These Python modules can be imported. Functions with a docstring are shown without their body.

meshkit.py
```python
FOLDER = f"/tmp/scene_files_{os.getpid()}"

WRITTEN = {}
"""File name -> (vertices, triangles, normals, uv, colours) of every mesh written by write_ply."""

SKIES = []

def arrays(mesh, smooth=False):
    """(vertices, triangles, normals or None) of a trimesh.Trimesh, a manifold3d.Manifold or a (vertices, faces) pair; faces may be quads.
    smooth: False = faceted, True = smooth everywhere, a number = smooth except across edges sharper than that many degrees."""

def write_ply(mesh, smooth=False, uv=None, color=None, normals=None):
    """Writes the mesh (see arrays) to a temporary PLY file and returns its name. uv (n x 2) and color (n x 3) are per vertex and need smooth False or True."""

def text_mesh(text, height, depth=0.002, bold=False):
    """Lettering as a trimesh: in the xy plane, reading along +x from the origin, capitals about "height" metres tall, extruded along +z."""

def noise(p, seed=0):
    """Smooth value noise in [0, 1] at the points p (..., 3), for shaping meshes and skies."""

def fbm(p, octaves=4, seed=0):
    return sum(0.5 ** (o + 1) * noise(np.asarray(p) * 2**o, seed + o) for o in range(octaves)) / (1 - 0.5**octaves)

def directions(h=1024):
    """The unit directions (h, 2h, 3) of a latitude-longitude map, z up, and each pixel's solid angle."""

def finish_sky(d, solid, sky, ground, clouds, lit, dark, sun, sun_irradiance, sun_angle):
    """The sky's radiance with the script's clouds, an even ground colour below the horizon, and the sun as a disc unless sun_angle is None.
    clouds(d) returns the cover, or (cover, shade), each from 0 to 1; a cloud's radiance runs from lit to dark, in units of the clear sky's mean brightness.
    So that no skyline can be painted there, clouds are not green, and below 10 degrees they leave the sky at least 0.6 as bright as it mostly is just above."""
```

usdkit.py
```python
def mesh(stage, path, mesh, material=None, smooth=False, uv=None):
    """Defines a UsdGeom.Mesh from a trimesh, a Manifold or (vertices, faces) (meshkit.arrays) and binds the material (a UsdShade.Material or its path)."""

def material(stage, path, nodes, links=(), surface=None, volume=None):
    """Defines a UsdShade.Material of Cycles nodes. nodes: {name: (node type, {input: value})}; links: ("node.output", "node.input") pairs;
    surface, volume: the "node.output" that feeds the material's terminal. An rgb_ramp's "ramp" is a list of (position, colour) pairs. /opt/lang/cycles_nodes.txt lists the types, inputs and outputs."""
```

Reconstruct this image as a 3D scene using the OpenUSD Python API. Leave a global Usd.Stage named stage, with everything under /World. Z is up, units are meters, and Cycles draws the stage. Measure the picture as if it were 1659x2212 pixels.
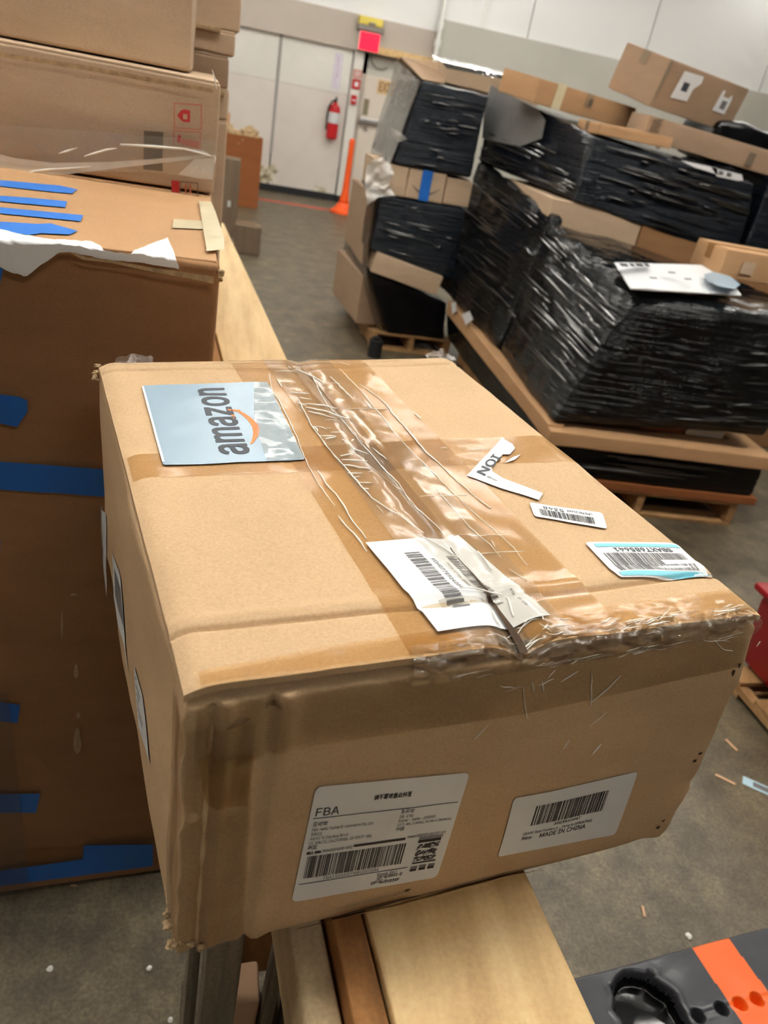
import math, random
import numpy as np, trimesh, shapely
from shapely.geometry import Polygon
from scipy.optimize import fsolve
from pxr import Usd, UsdGeom, UsdLux, Gf, Sdf, Vt, UsdShade
import usdkit, meshkit
from meshkit import text_mesh, fbm, noise

stage = Usd.Stage.CreateInMemory()
UsdGeom.SetStageUpAxis(stage, UsdGeom.Tokens.z)
UsdGeom.SetStageMetersPerUnit(stage, 1.0)
UsdGeom.Xform.Define(stage, '/World')
UsdGeom.Scope.Define(stage, '/World/Looks')
random.seed(5); rng = np.random.default_rng(5)

# ------------------------------------------------------------------ camera
PW, PH, FPX = 1659.0, 2212.0, 1610.0
EYE = np.array([0.0, 0.0, 1.62])
CR = np.array([[0.96516683, 0.04821623, 0.25715403], [-0.19759655, -0.50989277, 0.8372365], [0.17148937, -0.85888565, -0.48260423]])  # columns: right, down, forward
cam = UsdGeom.Camera.Define(stage, '/World/camera')
mm = Gf.Matrix4d(1.0)
for i, col in enumerate((CR[:, 0], -CR[:, 1], -CR[:, 2])):
    mm.SetRow(i, Gf.Vec4d(*map(float, col), 0))
mm.SetRow(3, Gf.Vec4d(*map(float, EYE), 1))
cam.AddTransformOp().Set(mm)
SENSOR = 7.3
cam.CreateHorizontalApertureAttr(SENSOR)
cam.CreateVerticalApertureAttr(SENSOR * PH / PW)
cam.CreateFocalLengthAttr(SENSOR * FPX / PW)
cam.CreateFStopAttr(1.9)
cam.CreateFocusDistanceAttr(0.78)
cam.CreateClippingRangeAttr(Gf.Vec2f(0.05, 100))
cam.CreateExposureAttr(1.22)
LAMP = 20.0          # radiance of the ceiling tubes
WALL_LAMP = 5.0      # radiance of the strip lamps near the far wall

def ray(p):
    return CR @ np.array([p[0] - PW / 2, p[1] - PH / 2, FPX])
def at(p, x=None, y=None, z=None):
    """the point of a measured plane that the photograph shows at this place"""
    r = ray(p)
    t = (z - EYE[2]) / r[2] if z is not None else (x - EYE[0]) / r[0] if x is not None else (y - EYE[1]) / r[1]
    return EYE + t * r
def topx(P):
    q = CR.T @ (np.asarray(P, float) - EYE)
    return np.array([q[0] / q[2] * FPX + PW / 2, q[1] / q[2] * FPX + PH / 2])

# ------------------------------------------------------------------ prim helpers
USED = {}
def numbered(parent, name):
    k = (parent, name); n = USED.get(k, 0); USED[k] = n + 1
    return name if n == 0 else f'{name}_{n:03d}'
def tag(p, label=None, cat=None, group=None, kind=None):
    for k, v in (('label', label), ('category', cat), ('group', group), ('kind', kind)):
        if v: p.SetCustomDataByKey(k, v)
    return p
def thing(name, label, cat, loc=(0, 0, 0), rot=None, group=None):
    x = UsdGeom.Xform.Define(stage, '/World/' + numbered('/World', name))
    x.AddTranslateOp().Set(Gf.Vec3d(*map(float, loc)))
    if rot is not None:
        x.AddRotateXYZOp().Set(Gf.Vec3f(*map(float, rot)))
    return tag(x.GetPrim(), label, cat, group)
def obj(name, mesh, m, parent=None, label=None, cat=None, group=None, kind=None, smooth=35):
    base = parent.GetPath().pathString if parent is not None else '/World'
    g = usdkit.mesh(stage, base + '/' + numbered(base, name), mesh, m, smooth=smooth)
    return tag(g.GetPrim(), label, cat, group, kind)
def struct(name, mesh, m, parent=None, smooth=30, label=None):
    return obj(name, mesh, m, parent, label=label, kind='structure' if parent is None else None, smooth=smooth)

# ------------------------------------------------------------------ mesh helpers
cat_ = trimesh.util.concatenate
def bx(x0, x1, y0, y1, z0, z1):
    b = trimesh.creation.box((x1 - x0, y1 - y0, z1 - z0)); b.apply_translation(((x0 + x1) / 2, (y0 + y1) / 2, (z0 + z1) / 2)); return b
def axis(L, step, r):
    e = [0, r * .3, r, ] if r > 0 else [0]
    mid = np.linspace(e[-1], L - e[-1], max(2, int((L - 2 * e[-1]) / step) + 1))
    return np.unique(np.round(np.concatenate([e, mid, L - np.array(e)]), 6))
def gridbox(L, step, r):
    """box from 0 to L with gridded faces and rounded edges of radius r"""
    X = [axis(L[i], step if np.isscalar(step) else step[i], r) for i in range(3)]
    V, F, n = [], [], 0
    for a in range(3):
        b, c = (a + 1) % 3, (a + 2) % 3
        for side in (0, 1):
            B, C = np.meshgrid(X[b], X[c], indexing='ij')
            P = np.zeros(B.shape + (3,)); P[..., b] = B; P[..., c] = C; P[..., a] = L[a] * side
            i, j = B.shape
            idx = np.arange(i * j).reshape(i, j) + n
            q = np.stack([idx[:-1, :-1], idx[1:, :-1], idx[1:, 1:], idx[:-1, 1:]], -1).reshape(-1, 4)
            if side == 0: q = q[:, ::-1]
            V.append(P.reshape(-1, 3)); F.append(q); n += i * j
    V = np.vstack(V); F = np.vstack(F); F = np.vstack([F[:, [0, 1, 2]], F[:, [0, 2, 3]]])
    m = trimesh.Trimesh(V, F, process=False); m.merge_vertices()
    v = np.array(m.vertices)
    if r > 0:
        Lr = np.array(L, float); inn = np.clip(v, r, Lr - r); d = v - inn; n_ = np.linalg.norm(d, axis=1, keepdims=True)
        v = np.where(n_ > 1e-9, inn + d / np.maximum(n_, 1e-9) * r, v)
    m.vertices = v
    return m
def rbox(x0, x1, y0, y1, z0, z1, r=.003, step=.5):
    m = gridbox((x1 - x0, y1 - y0, z1 - z0), step, r); m.apply_translation((x0, y0, z0)); return m
def trilin(C, u):
    """C[i][j][k] corners (x, y, z order), u in [0,1]^3"""
    C = np.asarray(C, float); x, y, z = u[..., 0, None], u[..., 1, None], u[..., 2, None]
    out = 0
    for i in (0, 1):
        for j in (0, 1):
            for k in (0, 1):
                out = out + C[i][j][k] * (x if i else 1 - x) * (y if j else 1 - y) * (z if k else 1 - z)
    return out
def hexa(C, r=.01, step=.08, amp=0.0, rib=0.0, seed=0, fn=None):
    """rounded, displaced block with the eight given corners"""
    C = np.asarray(C, float)
    L = (np.linalg.norm(C[1, 0, 0] - C[0, 0, 0]), np.linalg.norm(C[0, 1, 0] - C[0, 0, 0]), np.linalg.norm(C[0, 0, 1] - C[0, 0, 0]))
    m = gridbox(L, step if not rib else (step, step, .0065), min(r, min(L) * .4)); v = np.array(m.vertices)
    if fn is not None: v = fn(v, L)
    w = trilin(C, v / np.array(L)); m.vertices = w
    if amp or rib:
        nrm = np.array(m.vertex_normals)
        d = amp * (fbm(w * 5 + seed, 3, seed) - .5) * 2
        if rib:
            q = np.stack([w[:, 0] * 2.2, w[:, 1] * 2.2, w[:, 2] * 66 + 2.2 * fbm(w * 2.0, 2, seed + 3)], -1)
            d = d + rib * (noise(q, seed + 7) - .5) * 2
        m.vertices = w + nrm * d[:, None]
    return m
def corners(fl, fr, depth, z0, z1, lean=(0, 0)):
    """corners of an upright block from its front-left and front-right ground points, a depth vector and two heights"""
    fl, fr, d = np.array(fl[:2], float), np.array(fr[:2], float), np.array(depth, float)
    C = np.zeros((2, 2, 2, 3))
    for i, p in enumerate((fl, fr)):
        for j in (0, 1):
            for k, z in enumerate((z0, z1)):
                q = p + d * j + np.array(lean) * k
                C[i, j, k] = (*q, z if np.isscalar(z) else z[i][j])
    return C
def tube(pts, r, n=8, closed_ends=True):
    pts = np.asarray(pts, float); k = len(pts); r = np.broadcast_to(r, k)
    T = np.gradient(pts, axis=0); T /= np.linalg.norm(T, axis=1, keepdims=True) + 1e-12
    ref = np.array([0, 0, 1.0]) if abs(T[:, 2]).mean() < .8 else np.array([1.0, 0, 0])
    S = np.cross(T, ref); S /= np.linalg.norm(S, axis=1, keepdims=True) + 1e-12; N = np.cross(S, T)
    a = np.linspace(0, 2 * np.pi, n, endpoint=False)
    V = pts[:, None] + r[:, None, None] * (np.cos(a)[None, :, None] * S[:, None] + np.sin(a)[None, :, None] * N[:, None])
    idx = np.arange(k * n).reshape(k, n); nx = np.roll(idx, -1, axis=1)
    q = np.stack([idx[:-1], nx[:-1], nx[1:], idx[1:]], -1).reshape(-1, 4)
    F = np.vstack([q[:, [0, 1, 2]], q[:, [0, 2, 3]]])
    V = V.reshape(-1, 3)
    V = np.vstack([V, pts[0], pts[-1]]); c0, c1 = k * n, k * n + 1
    F = np.vstack([F, np.stack([nx[0], idx[0], np.full(n, c0)], -1), np.stack([idx[-1], nx[-1], np.full(n, c1)], -1)])
    m = trimesh.Trimesh(V, F, process=False)
    if m.volume < 0: m.invert()
    return m
def lathe(prof, n=24):
    """prof: (radius, z) pairs"""
    prof = np.array(prof, float); a = np.linspace(0, 2 * np.pi, n, endpoint=False); k = len(prof)
    V = np.stack([prof[:, None, 0] * np.cos(a), prof[:, None, 0] * np.sin(a), np.broadcast_to(prof[:, None, 1], (k, n))], -1).reshape(-1, 3)
    idx = np.arange(k * n).reshape(k, n); nx = np.roll(idx, -1, axis=1)
    q = np.stack([idx[:-1], nx[:-1], nx[1:], idx[1:]], -1).reshape(-1, 4)
    return trimesh.Trimesh(V, np.vstack([q[:, [0, 1, 2]], q[:, [0, 2, 3]]]), process=False)
def prism(poly, z0, z1):
    m = trimesh.creation.extrude_polygon(Polygon(poly), z1 - z0, engine='earcut'); m.apply_translation((0, 0, z0)); return m
def place(m, loc=(0, 0, 0), yaw=0.0):
    m = m.copy(); m.apply_transform(trimesh.transformations.rotation_matrix(yaw, (0, 0, 1))); m.apply_translation(loc); return m

# ---- patches: curved surfaces in metres (s, t) -> point, on which labels and tape are laid
def inv(patch, p, g=(.2, .2)):
    s = fsolve(lambda q: topx(patch(np.array([q[0]]), np.array([q[1]]), 0.0)[0]) - np.array(p, float), g, full_output=False)
    return np.array(s)
def invs(patch, pts, g=(.2, .2)):
    out = []
    for p in pts:
        g = inv(patch, p, g); out.append(g)
    return np.array(out)
def sheet_st(patch, poly, off, size=.012, rough=0.0, seed=0, freq=60):
    """a thin sheet that follows the patch; poly is in patch metres"""
    pg = poly if isinstance(poly, Polygon) else Polygon(poly)
    if not pg.is_valid: pg = pg.buffer(0)
    v, f = trimesh.creation.triangulate_polygon(pg, engine='earcut')
    v3, f = trimesh.remesh.subdivide_to_size(np.column_stack([v, np.zeros(len(v))]), f, size, max_iter=12)
    m = trimesh.Trimesh(v3, f, process=False); m.merge_vertices()
    v = np.array(m.vertices); o = off
    if rough: o = off + rough * fbm(np.column_stack([v[:, 0] * freq, v[:, 1] * freq, v[:, 0] * 0]), 3, seed)
    P = patch(v[:, 0], v[:, 1], o); F = np.array(m.faces)
    out = trimesh.Trimesh(P, F, process=False)
    up = patch(v[:, 0], v[:, 1], off + .01) - patch(v[:, 0], v[:, 1], off)
    if (out.face_normals * up[F[:, 0]]).sum() < 0: out = trimesh.Trimesh(P, F[:, ::-1], process=False)
    return out
def sheet(patch, px, off, g=(.2, .2), **k):
    return sheet_st(patch, invs(patch, px, g), off, **k)
def ridges(patch, lines, off, r, g=(.2, .2), seed=0, wob=.0008):
    """raised creases of a film along measured lines"""
    R = np.random.default_rng(seed); ms = []
    for ln in lines:
        st = invs(patch, ln, g)
        d = np.r_[0, np.cumsum(np.linalg.norm(np.diff(st, axis=0), axis=1))]
        n = max(4, int(d[-1] / .004)); u = np.linspace(0, d[-1], n)
        s, t = np.interp(u, d, st[:, 0]), np.interp(u, d, st[:, 1])
        ph = R.random(2) * 50
        s = s + wob * (noise(np.column_stack([u * 120, u * 0 + ph[0], u * 0])) - .5) * 2
        t = t + wob * (noise(np.column_stack([u * 120, u * 0 + ph[1], u * 0])) - .5) * 2
        w = r * R.uniform(.6, 1.25) * (.35 + .65 * np.sin(np.pi * np.linspace(.03, .97, n)) ** .5) * (.55 + .9 * noise(np.column_stack([u * 90, u * 0 + ph[1], u * 0 + 3])))
        ms.append(tube(patch(s, t, np.full(n, off)), w, 6))
    return cat_(ms)

class Label:
    """a flat print area on a patch: local metres (a to the right, b down) between four corners TL, TR, BR, BL in patch metres"""
    def __init__(s, patch, quad, w, h, off):
        s.p, s.q, s.w, s.h, s.o = patch, np.array(quad, float), w, h, off
    def st(s, a, b):
        x, y = np.asarray(a)[..., None] / s.w, np.asarray(b)[..., None] / s.h
        return s.q[0] * (1 - x) * (1 - y) + s.q[1] * x * (1 - y) + s.q[2] * x * y + s.q[3] * (1 - x) * y
    def lay(s, m, lift=0.0):
        v = np.array(m.vertices); F = np.array(m.faces)
        if np.ptp(v[:, 0]) > .012 and len(F) < 60: v, F = trimesh.remesh.subdivide_to_size(v, F, .008, max_iter=12)
        q = s.st(v[:, 0], -v[:, 1])
        P = s.p(q[:, 0], q[:, 1], s.o + lift + v[:, 2])
        out = trimesh.Trimesh(P, F, process=False)
        return out if (out.volume >= 0) else trimesh.Trimesh(P, F[:, ::-1], process=False)
    def paper(s, r=0.0, cut=None, off=None, **k):
        pg = shapely.box(0, 0, s.w, s.h)
        if r: pg = pg.buffer(-r).buffer(r, quad_segs=4)
        if cut is not None: pg = cut
        q = s.st(*np.array(pg.exterior.coords)[:-1].T)
        return sheet_st(s.p, q, s.o - .0003, **k)
    def text(s, t, a, b, h, w=None, bold=False):
        m = text_mesh(t, h, .00012, bold)
        v = np.array(m.vertices)
        if w: v[:, 0] *= w / max(1e-6, v[:, 0].max())
        v[:, 0] += a; v[:, 1] -= b; m.vertices = v
        return s.lay(m)
    def rect(s, a0, b0, a1, b1):
        return s.lay(bx(a0, a1, -b1, -b0, 0, .00012))
    def bars(s, a0, b0, a1, b1, n, seed, along='a', mods=3.0):
        R = np.random.default_rng(seed); L = (a1 - a0) if along == 'a' else (b1 - b0)
        wd = R.choice([1, 1, 2, 2, 3], size=2 * n).astype(float); wd *= L / wd[:2 * n - 1].sum(); x = 0; ms = []
        for i in range(n):
            k = wd[2 * i]
            ms.append(s.rect(a0 + x, b0, a0 + x + k, b1) if along == 'a' else s.rect(a0, b0 + x, a1, b0 + x + k)); x += k + wd[2 * i + 1]
        return cat_(ms)
    def strokes(s, glyphs, a, b, h, w, lw):
        ms = []
        for i, g in enumerate(glyphs):
            for (x0, y0, x1, y1) in g:
                p0, p1 = np.array([a + i * w * 1.12 + x0 * w, b - (1 - y0) * h]), np.array([a + i * w * 1.12 + x1 * w, b - (1 - y1) * h])
                d = p1 - p0; n = np.array([-d[1], d[0]]) / (np.linalg.norm(d) + 1e-9) * lw / 2
                pl = Polygon([p0 + n, p1 + n, p1 - n, p0 - n]); m = trimesh.creation.extrude_polygon(pl, .00012, engine='earcut')
                v = np.array(m.vertices); v[:, 1] *= -1; m = trimesh.Trimesh(v, np.array(m.faces)[:, ::-1], process=False); ms.append(s.lay(m))
        return cat_(ms)

# ------------------------------------------------------------------ materials
def lin(r, g=None, b=None):
    c = np.array([r, g, b] if g is not None else r, float) / 255
    return tuple(np.where(c <= .04045, c / 12.92, ((c + .055) / 1.055) ** 2.4))
MAT = {}
def mat(name, nodes, links, surface):
    MAT[name] = usdkit.material(stage, '/World/Looks/' + name, nodes, links, surface=surface); return MAT[name]
def plain(name, col, rough=.6, metallic=0.0, spec=.5, emit=None, es=0.0, bump=None, coat=0.0):
    n = {'p': ('principled_bsdf', dict(base_color=col, roughness=rough, metallic=metallic, specular_ior_level=spec, coat_weight=coat, **(dict(emission_color=emit, emission_strength=es) if emit else {})))}
    l = []
    if bump:
        n['g'] = ('geometry', {}); n['nz'] = ('noise_texture', dict(scale=bump[0], detail=3.0)); n['b'] = ('bump', dict(strength=bump[1], distance=bump[2]))
        l = [('g.position', 'nz.vector'), ('nz.fac', 'b.height'), ('b.normal', 'p.normal')]
    return mat(name, n, l, 'p.BSDF')
def mottled(name, stops, scale=(6, 6, 6), fine=300.0, finew=.12, rough=.75, spec=.25, bump=.15, bd=.0015, bscale=90.0, detail=4.0, rot=(0, 0, 0), nrough=.6):
    """colour from broad noise with a fine grain over it; relief from a third noise"""
    n = {'g': ('geometry', {}), 'm': ('mapping', dict(scale=scale, rotation=rot)), 'n1': ('noise_texture', dict(scale=1.0, detail=detail, roughness=nrough)),
         'r': ('rgb_ramp', dict(ramp=stops)), 'n2': ('noise_texture', dict(scale=fine, detail=2.0)), 'r2': ('rgb_ramp', dict(ramp=[(.25, (.25, .25, .25)), (.75, (.75, .75, .75))])),
         'x': ('mix', dict(mix_type='overlay', fac=finew)), 'n3': ('noise_texture', dict(scale=bscale, detail=3.0)), 'b': ('bump', dict(strength=bump, distance=bd)),
         'p': ('principled_bsdf', dict(roughness=rough, specular_ior_level=spec))}
    l = [('g.position', 'm.vector'), ('m.vector', 'n1.vector'), ('n1.fac', 'r.fac'), ('g.position', 'n2.vector'), ('n2.fac', 'r2.fac'), ('r.color', 'x.color1'), ('r2.color', 'x.color2'),
         ('x.color', 'p.base_color'), ('g.position', 'n3.vector'), ('n3.fac', 'b.height'), ('b.normal', 'p.normal')]
    return mat(name, n, l, 'p.BSDF')
def kraft(name, rgb, spread=.06, **k):
    c = np.array(lin(rgb))
    return mottled(name, [(.3, tuple(c * (1 - spread))), (.5, tuple(c)), (.72, tuple(np.minimum(1, c * (1 + spread))))], scale=k.pop('scale', (5, 5, 22)), finew=.22, fine=420.0, **k)
def film(name, tint, milk, milkcol=(.8, .8, .78), rough=.06, bump=None, facmul=1.6, aniso=None):
    """see-through film: tinted transparency, a little milky scatter and a fresnel gloss"""
    n = {'t': ('transparent_bsdf', dict(color=tint)), 'd': ('diffuse_bsdf', dict(color=milkcol)), 'm1': ('mix_closure', dict(fac=milk)),
         'g': ('glossy_bsdf', dict(color=(1, 1, 1), roughness=rough)), 'f': ('fresnel', dict(IOR=1.5)), 'k': ('math', dict(math_type='multiply', value2=facmul, use_clamp=True)), 'm2': ('mix_closure', {})}
    l = [('t.BSDF', 'm1.closure1'), ('d.BSDF', 'm1.closure2'), ('m1.closure', 'm2.closure1'), ('g.BSDF', 'm2.closure2'), ('f.fac', 'k.value1'), ('k.value', 'm2.fac')]
    if bump:
        n['ge'] = ('geometry', {}); n['mp'] = ('mapping', dict(scale=aniso or (1, 1, 1))); n['nz'] = ('noise_texture', dict(scale=bump[0], detail=3.0)); n['b'] = ('bump', dict(strength=bump[1], distance=bump[2]))
        l += [('ge.position', 'mp.vector'), ('mp.vector', 'nz.vector'), ('nz.fac', 'b.height'), ('b.normal', 'g.normal')]
    return mat(name, n, l, 'm2.closure')
def black_film(name, col, rough, bs, bd, aniso, rot=(0, 0, 0), bscale=1.0):
    """stretched black film: dark gloss with long fine ridges"""
    n = {'ge': ('geometry', {}), 'mp': ('mapping', dict(scale=aniso, rotation=rot)), 'nz': ('noise_texture', dict(scale=bscale, detail=4.0, roughness=.6, distortion=.4)), 'b': ('bump', dict(strength=bs, distance=bd)),
         'n2': ('noise_texture', dict(scale=3.0, detail=3.0)), 'r': ('map_range', dict(from_min=.35, from_max=.7, to_min=rough, to_max=rough * 2.4)),
         'p': ('principled_bsdf', dict(base_color=col, specular_ior_level=.28))}
    l = [('ge.position', 'mp.vector'), ('mp.vector', 'nz.vector'), ('nz.fac', 'b.height'), ('b.normal', 'p.normal'), ('ge.position', 'n2.vector'), ('n2.fac', 'r.value'), ('r.result', 'p.roughness')]
    return mat(name, n, l, 'p.BSDF')

kraft('kraft_main', (197, 166, 129))
kraft('kraft_edge', (150, 122, 92), spread=.2)
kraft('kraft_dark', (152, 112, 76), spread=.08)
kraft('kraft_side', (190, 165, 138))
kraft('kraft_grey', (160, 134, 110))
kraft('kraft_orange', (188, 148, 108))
kraft('kraft_worn', (178, 152, 116), spread=.3, scale=(60, 60, 60))
kraft('board_brown', (140, 84, 46), spread=.1)
kraft('crate_grey', (118, 100, 82), spread=.15, scale=(18, 18, 2))
mottled('inside_dark', [(.3, lin(60, 46, 34)), (.7, lin(84, 64, 46))])  # dark brown painted in as the shade inside slits, splits and holes
film('packing_tape', (.93, .85, .71), .05, milkcol=lin(205, 175, 130), rough=.12, bump=(55.0, .10, .001), facmul=.45)
film('edge_tape', (.99, .97, .93), .0, milkcol=lin(205, 175, 130), rough=.2, bump=(55.0, .1, .001), facmul=.6)
film('clear_tape', (.95, .93, .89), .10, milkcol=lin(215, 205, 185), rough=.10, bump=(70.0, .12, .001), facmul=.45)
film('crumpled_tape', (.95, .92, .85), .07, milkcol=lin(220, 210, 190), rough=.08, bump=(150.0, .6, .003), facmul=1.3)
film('clear_wrap', (.95, .95, .94), .11, milkcol=lin(225, 222, 215), rough=.09, bump=(14.0, .5, .012), facmul=1.3)
film('milky_wrap', (.9, .9, .88), .62, milkcol=lin(240, 238, 232), rough=.1, bump=(22.0, .8, .02), facmul=2.2)
film('dusty_tape', (.95, .95, .94), .10, milkcol=lin(165, 155, 145), rough=.3, facmul=.5)
film('smoky_wrap', (.40, .39, .38), .10, milkcol=lin(120, 112, 108), rough=.14, bump=(9.0, .5, .02), facmul=.9, aniso=(1, 1, 2))
plain('crease_glint', lin(250, 247, 240), .3, spec=.5)  # near-white base paints in the lamp highlights along film creases
plain('label_white', lin(226, 228, 230), .45, bump=(160.0, .08, .001))
plain('label_grey', lin(205, 208, 208), .5)
plain('sticker_blue', lin(148, 172, 190), .3, bump=(18.0, .12, .003))
plain('print_black', lin(30, 28, 32), .6)
plain('print_grey', lin(112, 110, 112), .6)
plain('print_slate', lin(58, 64, 72), .55)
plain('print_orange', lin(232, 126, 60), .5)
plain('print_cyan', lin(128, 208, 226), .5)
plain('print_red', lin(196, 44, 50), .6)
plain('print_pale_red', lin(196, 110, 88), .7)
plain('print_brown', lin(112, 96, 80), .7)
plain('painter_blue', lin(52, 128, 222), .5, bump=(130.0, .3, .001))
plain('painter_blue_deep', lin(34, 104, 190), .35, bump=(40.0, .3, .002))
plain('masking_cream', lin(222, 210, 176), .28, bump=(60.0, .6, .003))
plain('foam_white', lin(238, 238, 240), .7, bump=(110.0, .25, .002))
mottled('concrete', [(.30, lin(60, 52, 41)), (.45, lin(88, 78, 62)), (.56, lin(106, 95, 74)), (.74, lin(146, 132, 100))], scale=(5.3, 4.7, 5), fine=120.0, finew=.65, rough=.45, spec=.5, bump=.25, bd=.002, bscale=60.0, detail=12.0, nrough=.78)
mottled('frp_white', [(.3, lin(214, 212, 204)), (.7, lin(232, 230, 222))], scale=(.6, .6, .9), rough=.5, finew=.03)
mottled('frp_lower', [(.3, lin(204, 196, 188)), (.7, lin(220, 214, 206))], scale=(.7, .7, .9), rough=.5, finew=.03)
plain('upper_white', lin(232, 232, 230), .35)
mottled('beige_paint', [(.3, lin(180, 170, 158)), (.7, lin(192, 182, 170))], scale=(1, 1, 1), rough=.7, finew=.03)
mottled('grey_paint', [(.3, lin(182, 180, 170)), (.7, lin(190, 188, 178))], scale=(1, 1, 1), rough=.6, finew=.03)
plain('seam_grey', lin(150, 146, 140), .6)
plain('door_cream', lin(214, 204, 190), .5)
plain('rubber_black', lin(22, 24, 26), .6)
mottled('wall_scuff', [(.40, lin(216, 210, 196)), (.55, lin(172, 162, 132)), (.7, lin(70, 64, 52))], scale=(9, 9, 9), rough=.8)
plain('steel', lin(190, 190, 188), .3, metallic=.8)
plain('conduit_white', lin(235, 235, 230), .4)
plain('cable_grey', lin(140, 132, 124), .6)
plain('glass_dark', lin(140, 132, 108), .15)
plain('sign_tan', lin(206, 178, 130), .6)
plain('sign_brown', lin(128, 76, 40), .6)
plain('safety_red', lin(190, 30, 36), .3)
plain('exit_red', (.25, .003, .012), .4, emit=(1.0, .0, .03), es=.8)
plain('lamp_yellow', lin(224, 204, 84), .5)
plain('sign_violet', lin(186, 150, 190), .6)
plain('cone_orange', lin(248, 92, 24), .45)
mottled('floor_tape_red', [(.38, lin(150, 110, 92)), (.5, lin(214, 92, 72)), (.7, lin(232, 108, 86))], scale=(14, 14, 14), rough=.7)
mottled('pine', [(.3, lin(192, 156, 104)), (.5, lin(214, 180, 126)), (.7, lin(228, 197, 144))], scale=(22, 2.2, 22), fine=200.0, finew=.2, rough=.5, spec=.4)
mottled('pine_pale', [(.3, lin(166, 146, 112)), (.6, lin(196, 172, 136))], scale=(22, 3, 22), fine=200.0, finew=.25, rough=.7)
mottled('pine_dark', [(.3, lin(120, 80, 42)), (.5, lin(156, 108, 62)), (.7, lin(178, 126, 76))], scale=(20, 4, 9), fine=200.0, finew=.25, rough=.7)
mottled('wood_grey', [(.3, lin(92, 84, 72)), (.5, lin(124, 114, 98)), (.7, lin(146, 134, 112))], scale=(60, 60, 5), fine=200.0, finew=.3, rough=.8)
mottled('pallet_wood', [(.3, lin(138, 102, 66)), (.6, lin(176, 138, 94))], scale=(6, 6, 20), fine=150.0, finew=.25, rough=.8)
black_film('film_black', (.004, .005, .006), .07, .8, .02, (2.2, 2.2, 60))
black_film('film_blue', (.006, .009, .015), .09, .75, .02, (2.2, 2.2, 75))
black_film('film_steep', (.008, .009, .009), .14, .6, .012, (30, 2.5, 45), rot=(-.5, 0, 0))
black_film('film_flat', (.003, .003, .004), .12, .25, .008, (3, 3, 20))
mottled('film_grey', [(.3, lin(118, 118, 118)), (.7, lin(140, 138, 136))], scale=(2, 2, 2), rough=.25, spec=.5, finew=.05)
plain('film_ridge', (.012, .013, .014), .14, spec=1.0, coat=1.0)
plain('vinyl_black', lin(52, 53, 58), .32, bump=(30.0, .3, .003))
plain('vinyl_gloss', lin(6, 6, 7), .18)
plain('vinyl_orange', lin(240, 100, 24), .35, bump=(30.0, .3, .003))
plain('red_plastic', lin(150, 10, 24), .28, bump=(12.0, .2, .004))
plain('lamp_tube', (1, 1, 1), .5, emit=(1.0, .965, .90), es=LAMP)
plain('wall_tube', (1, 1, 1), .5, emit=(1.0, .975, .93), es=WALL_LAMP)
plain('ceiling_paint', lin(120, 120, 118), .9, spec=.2)
plain('chip_wood', lin(206, 166, 132), .8)
plain('tag_blue', lin(176, 206, 218), .5)
plain('crumb', lin(230, 228, 220), .8)

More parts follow.
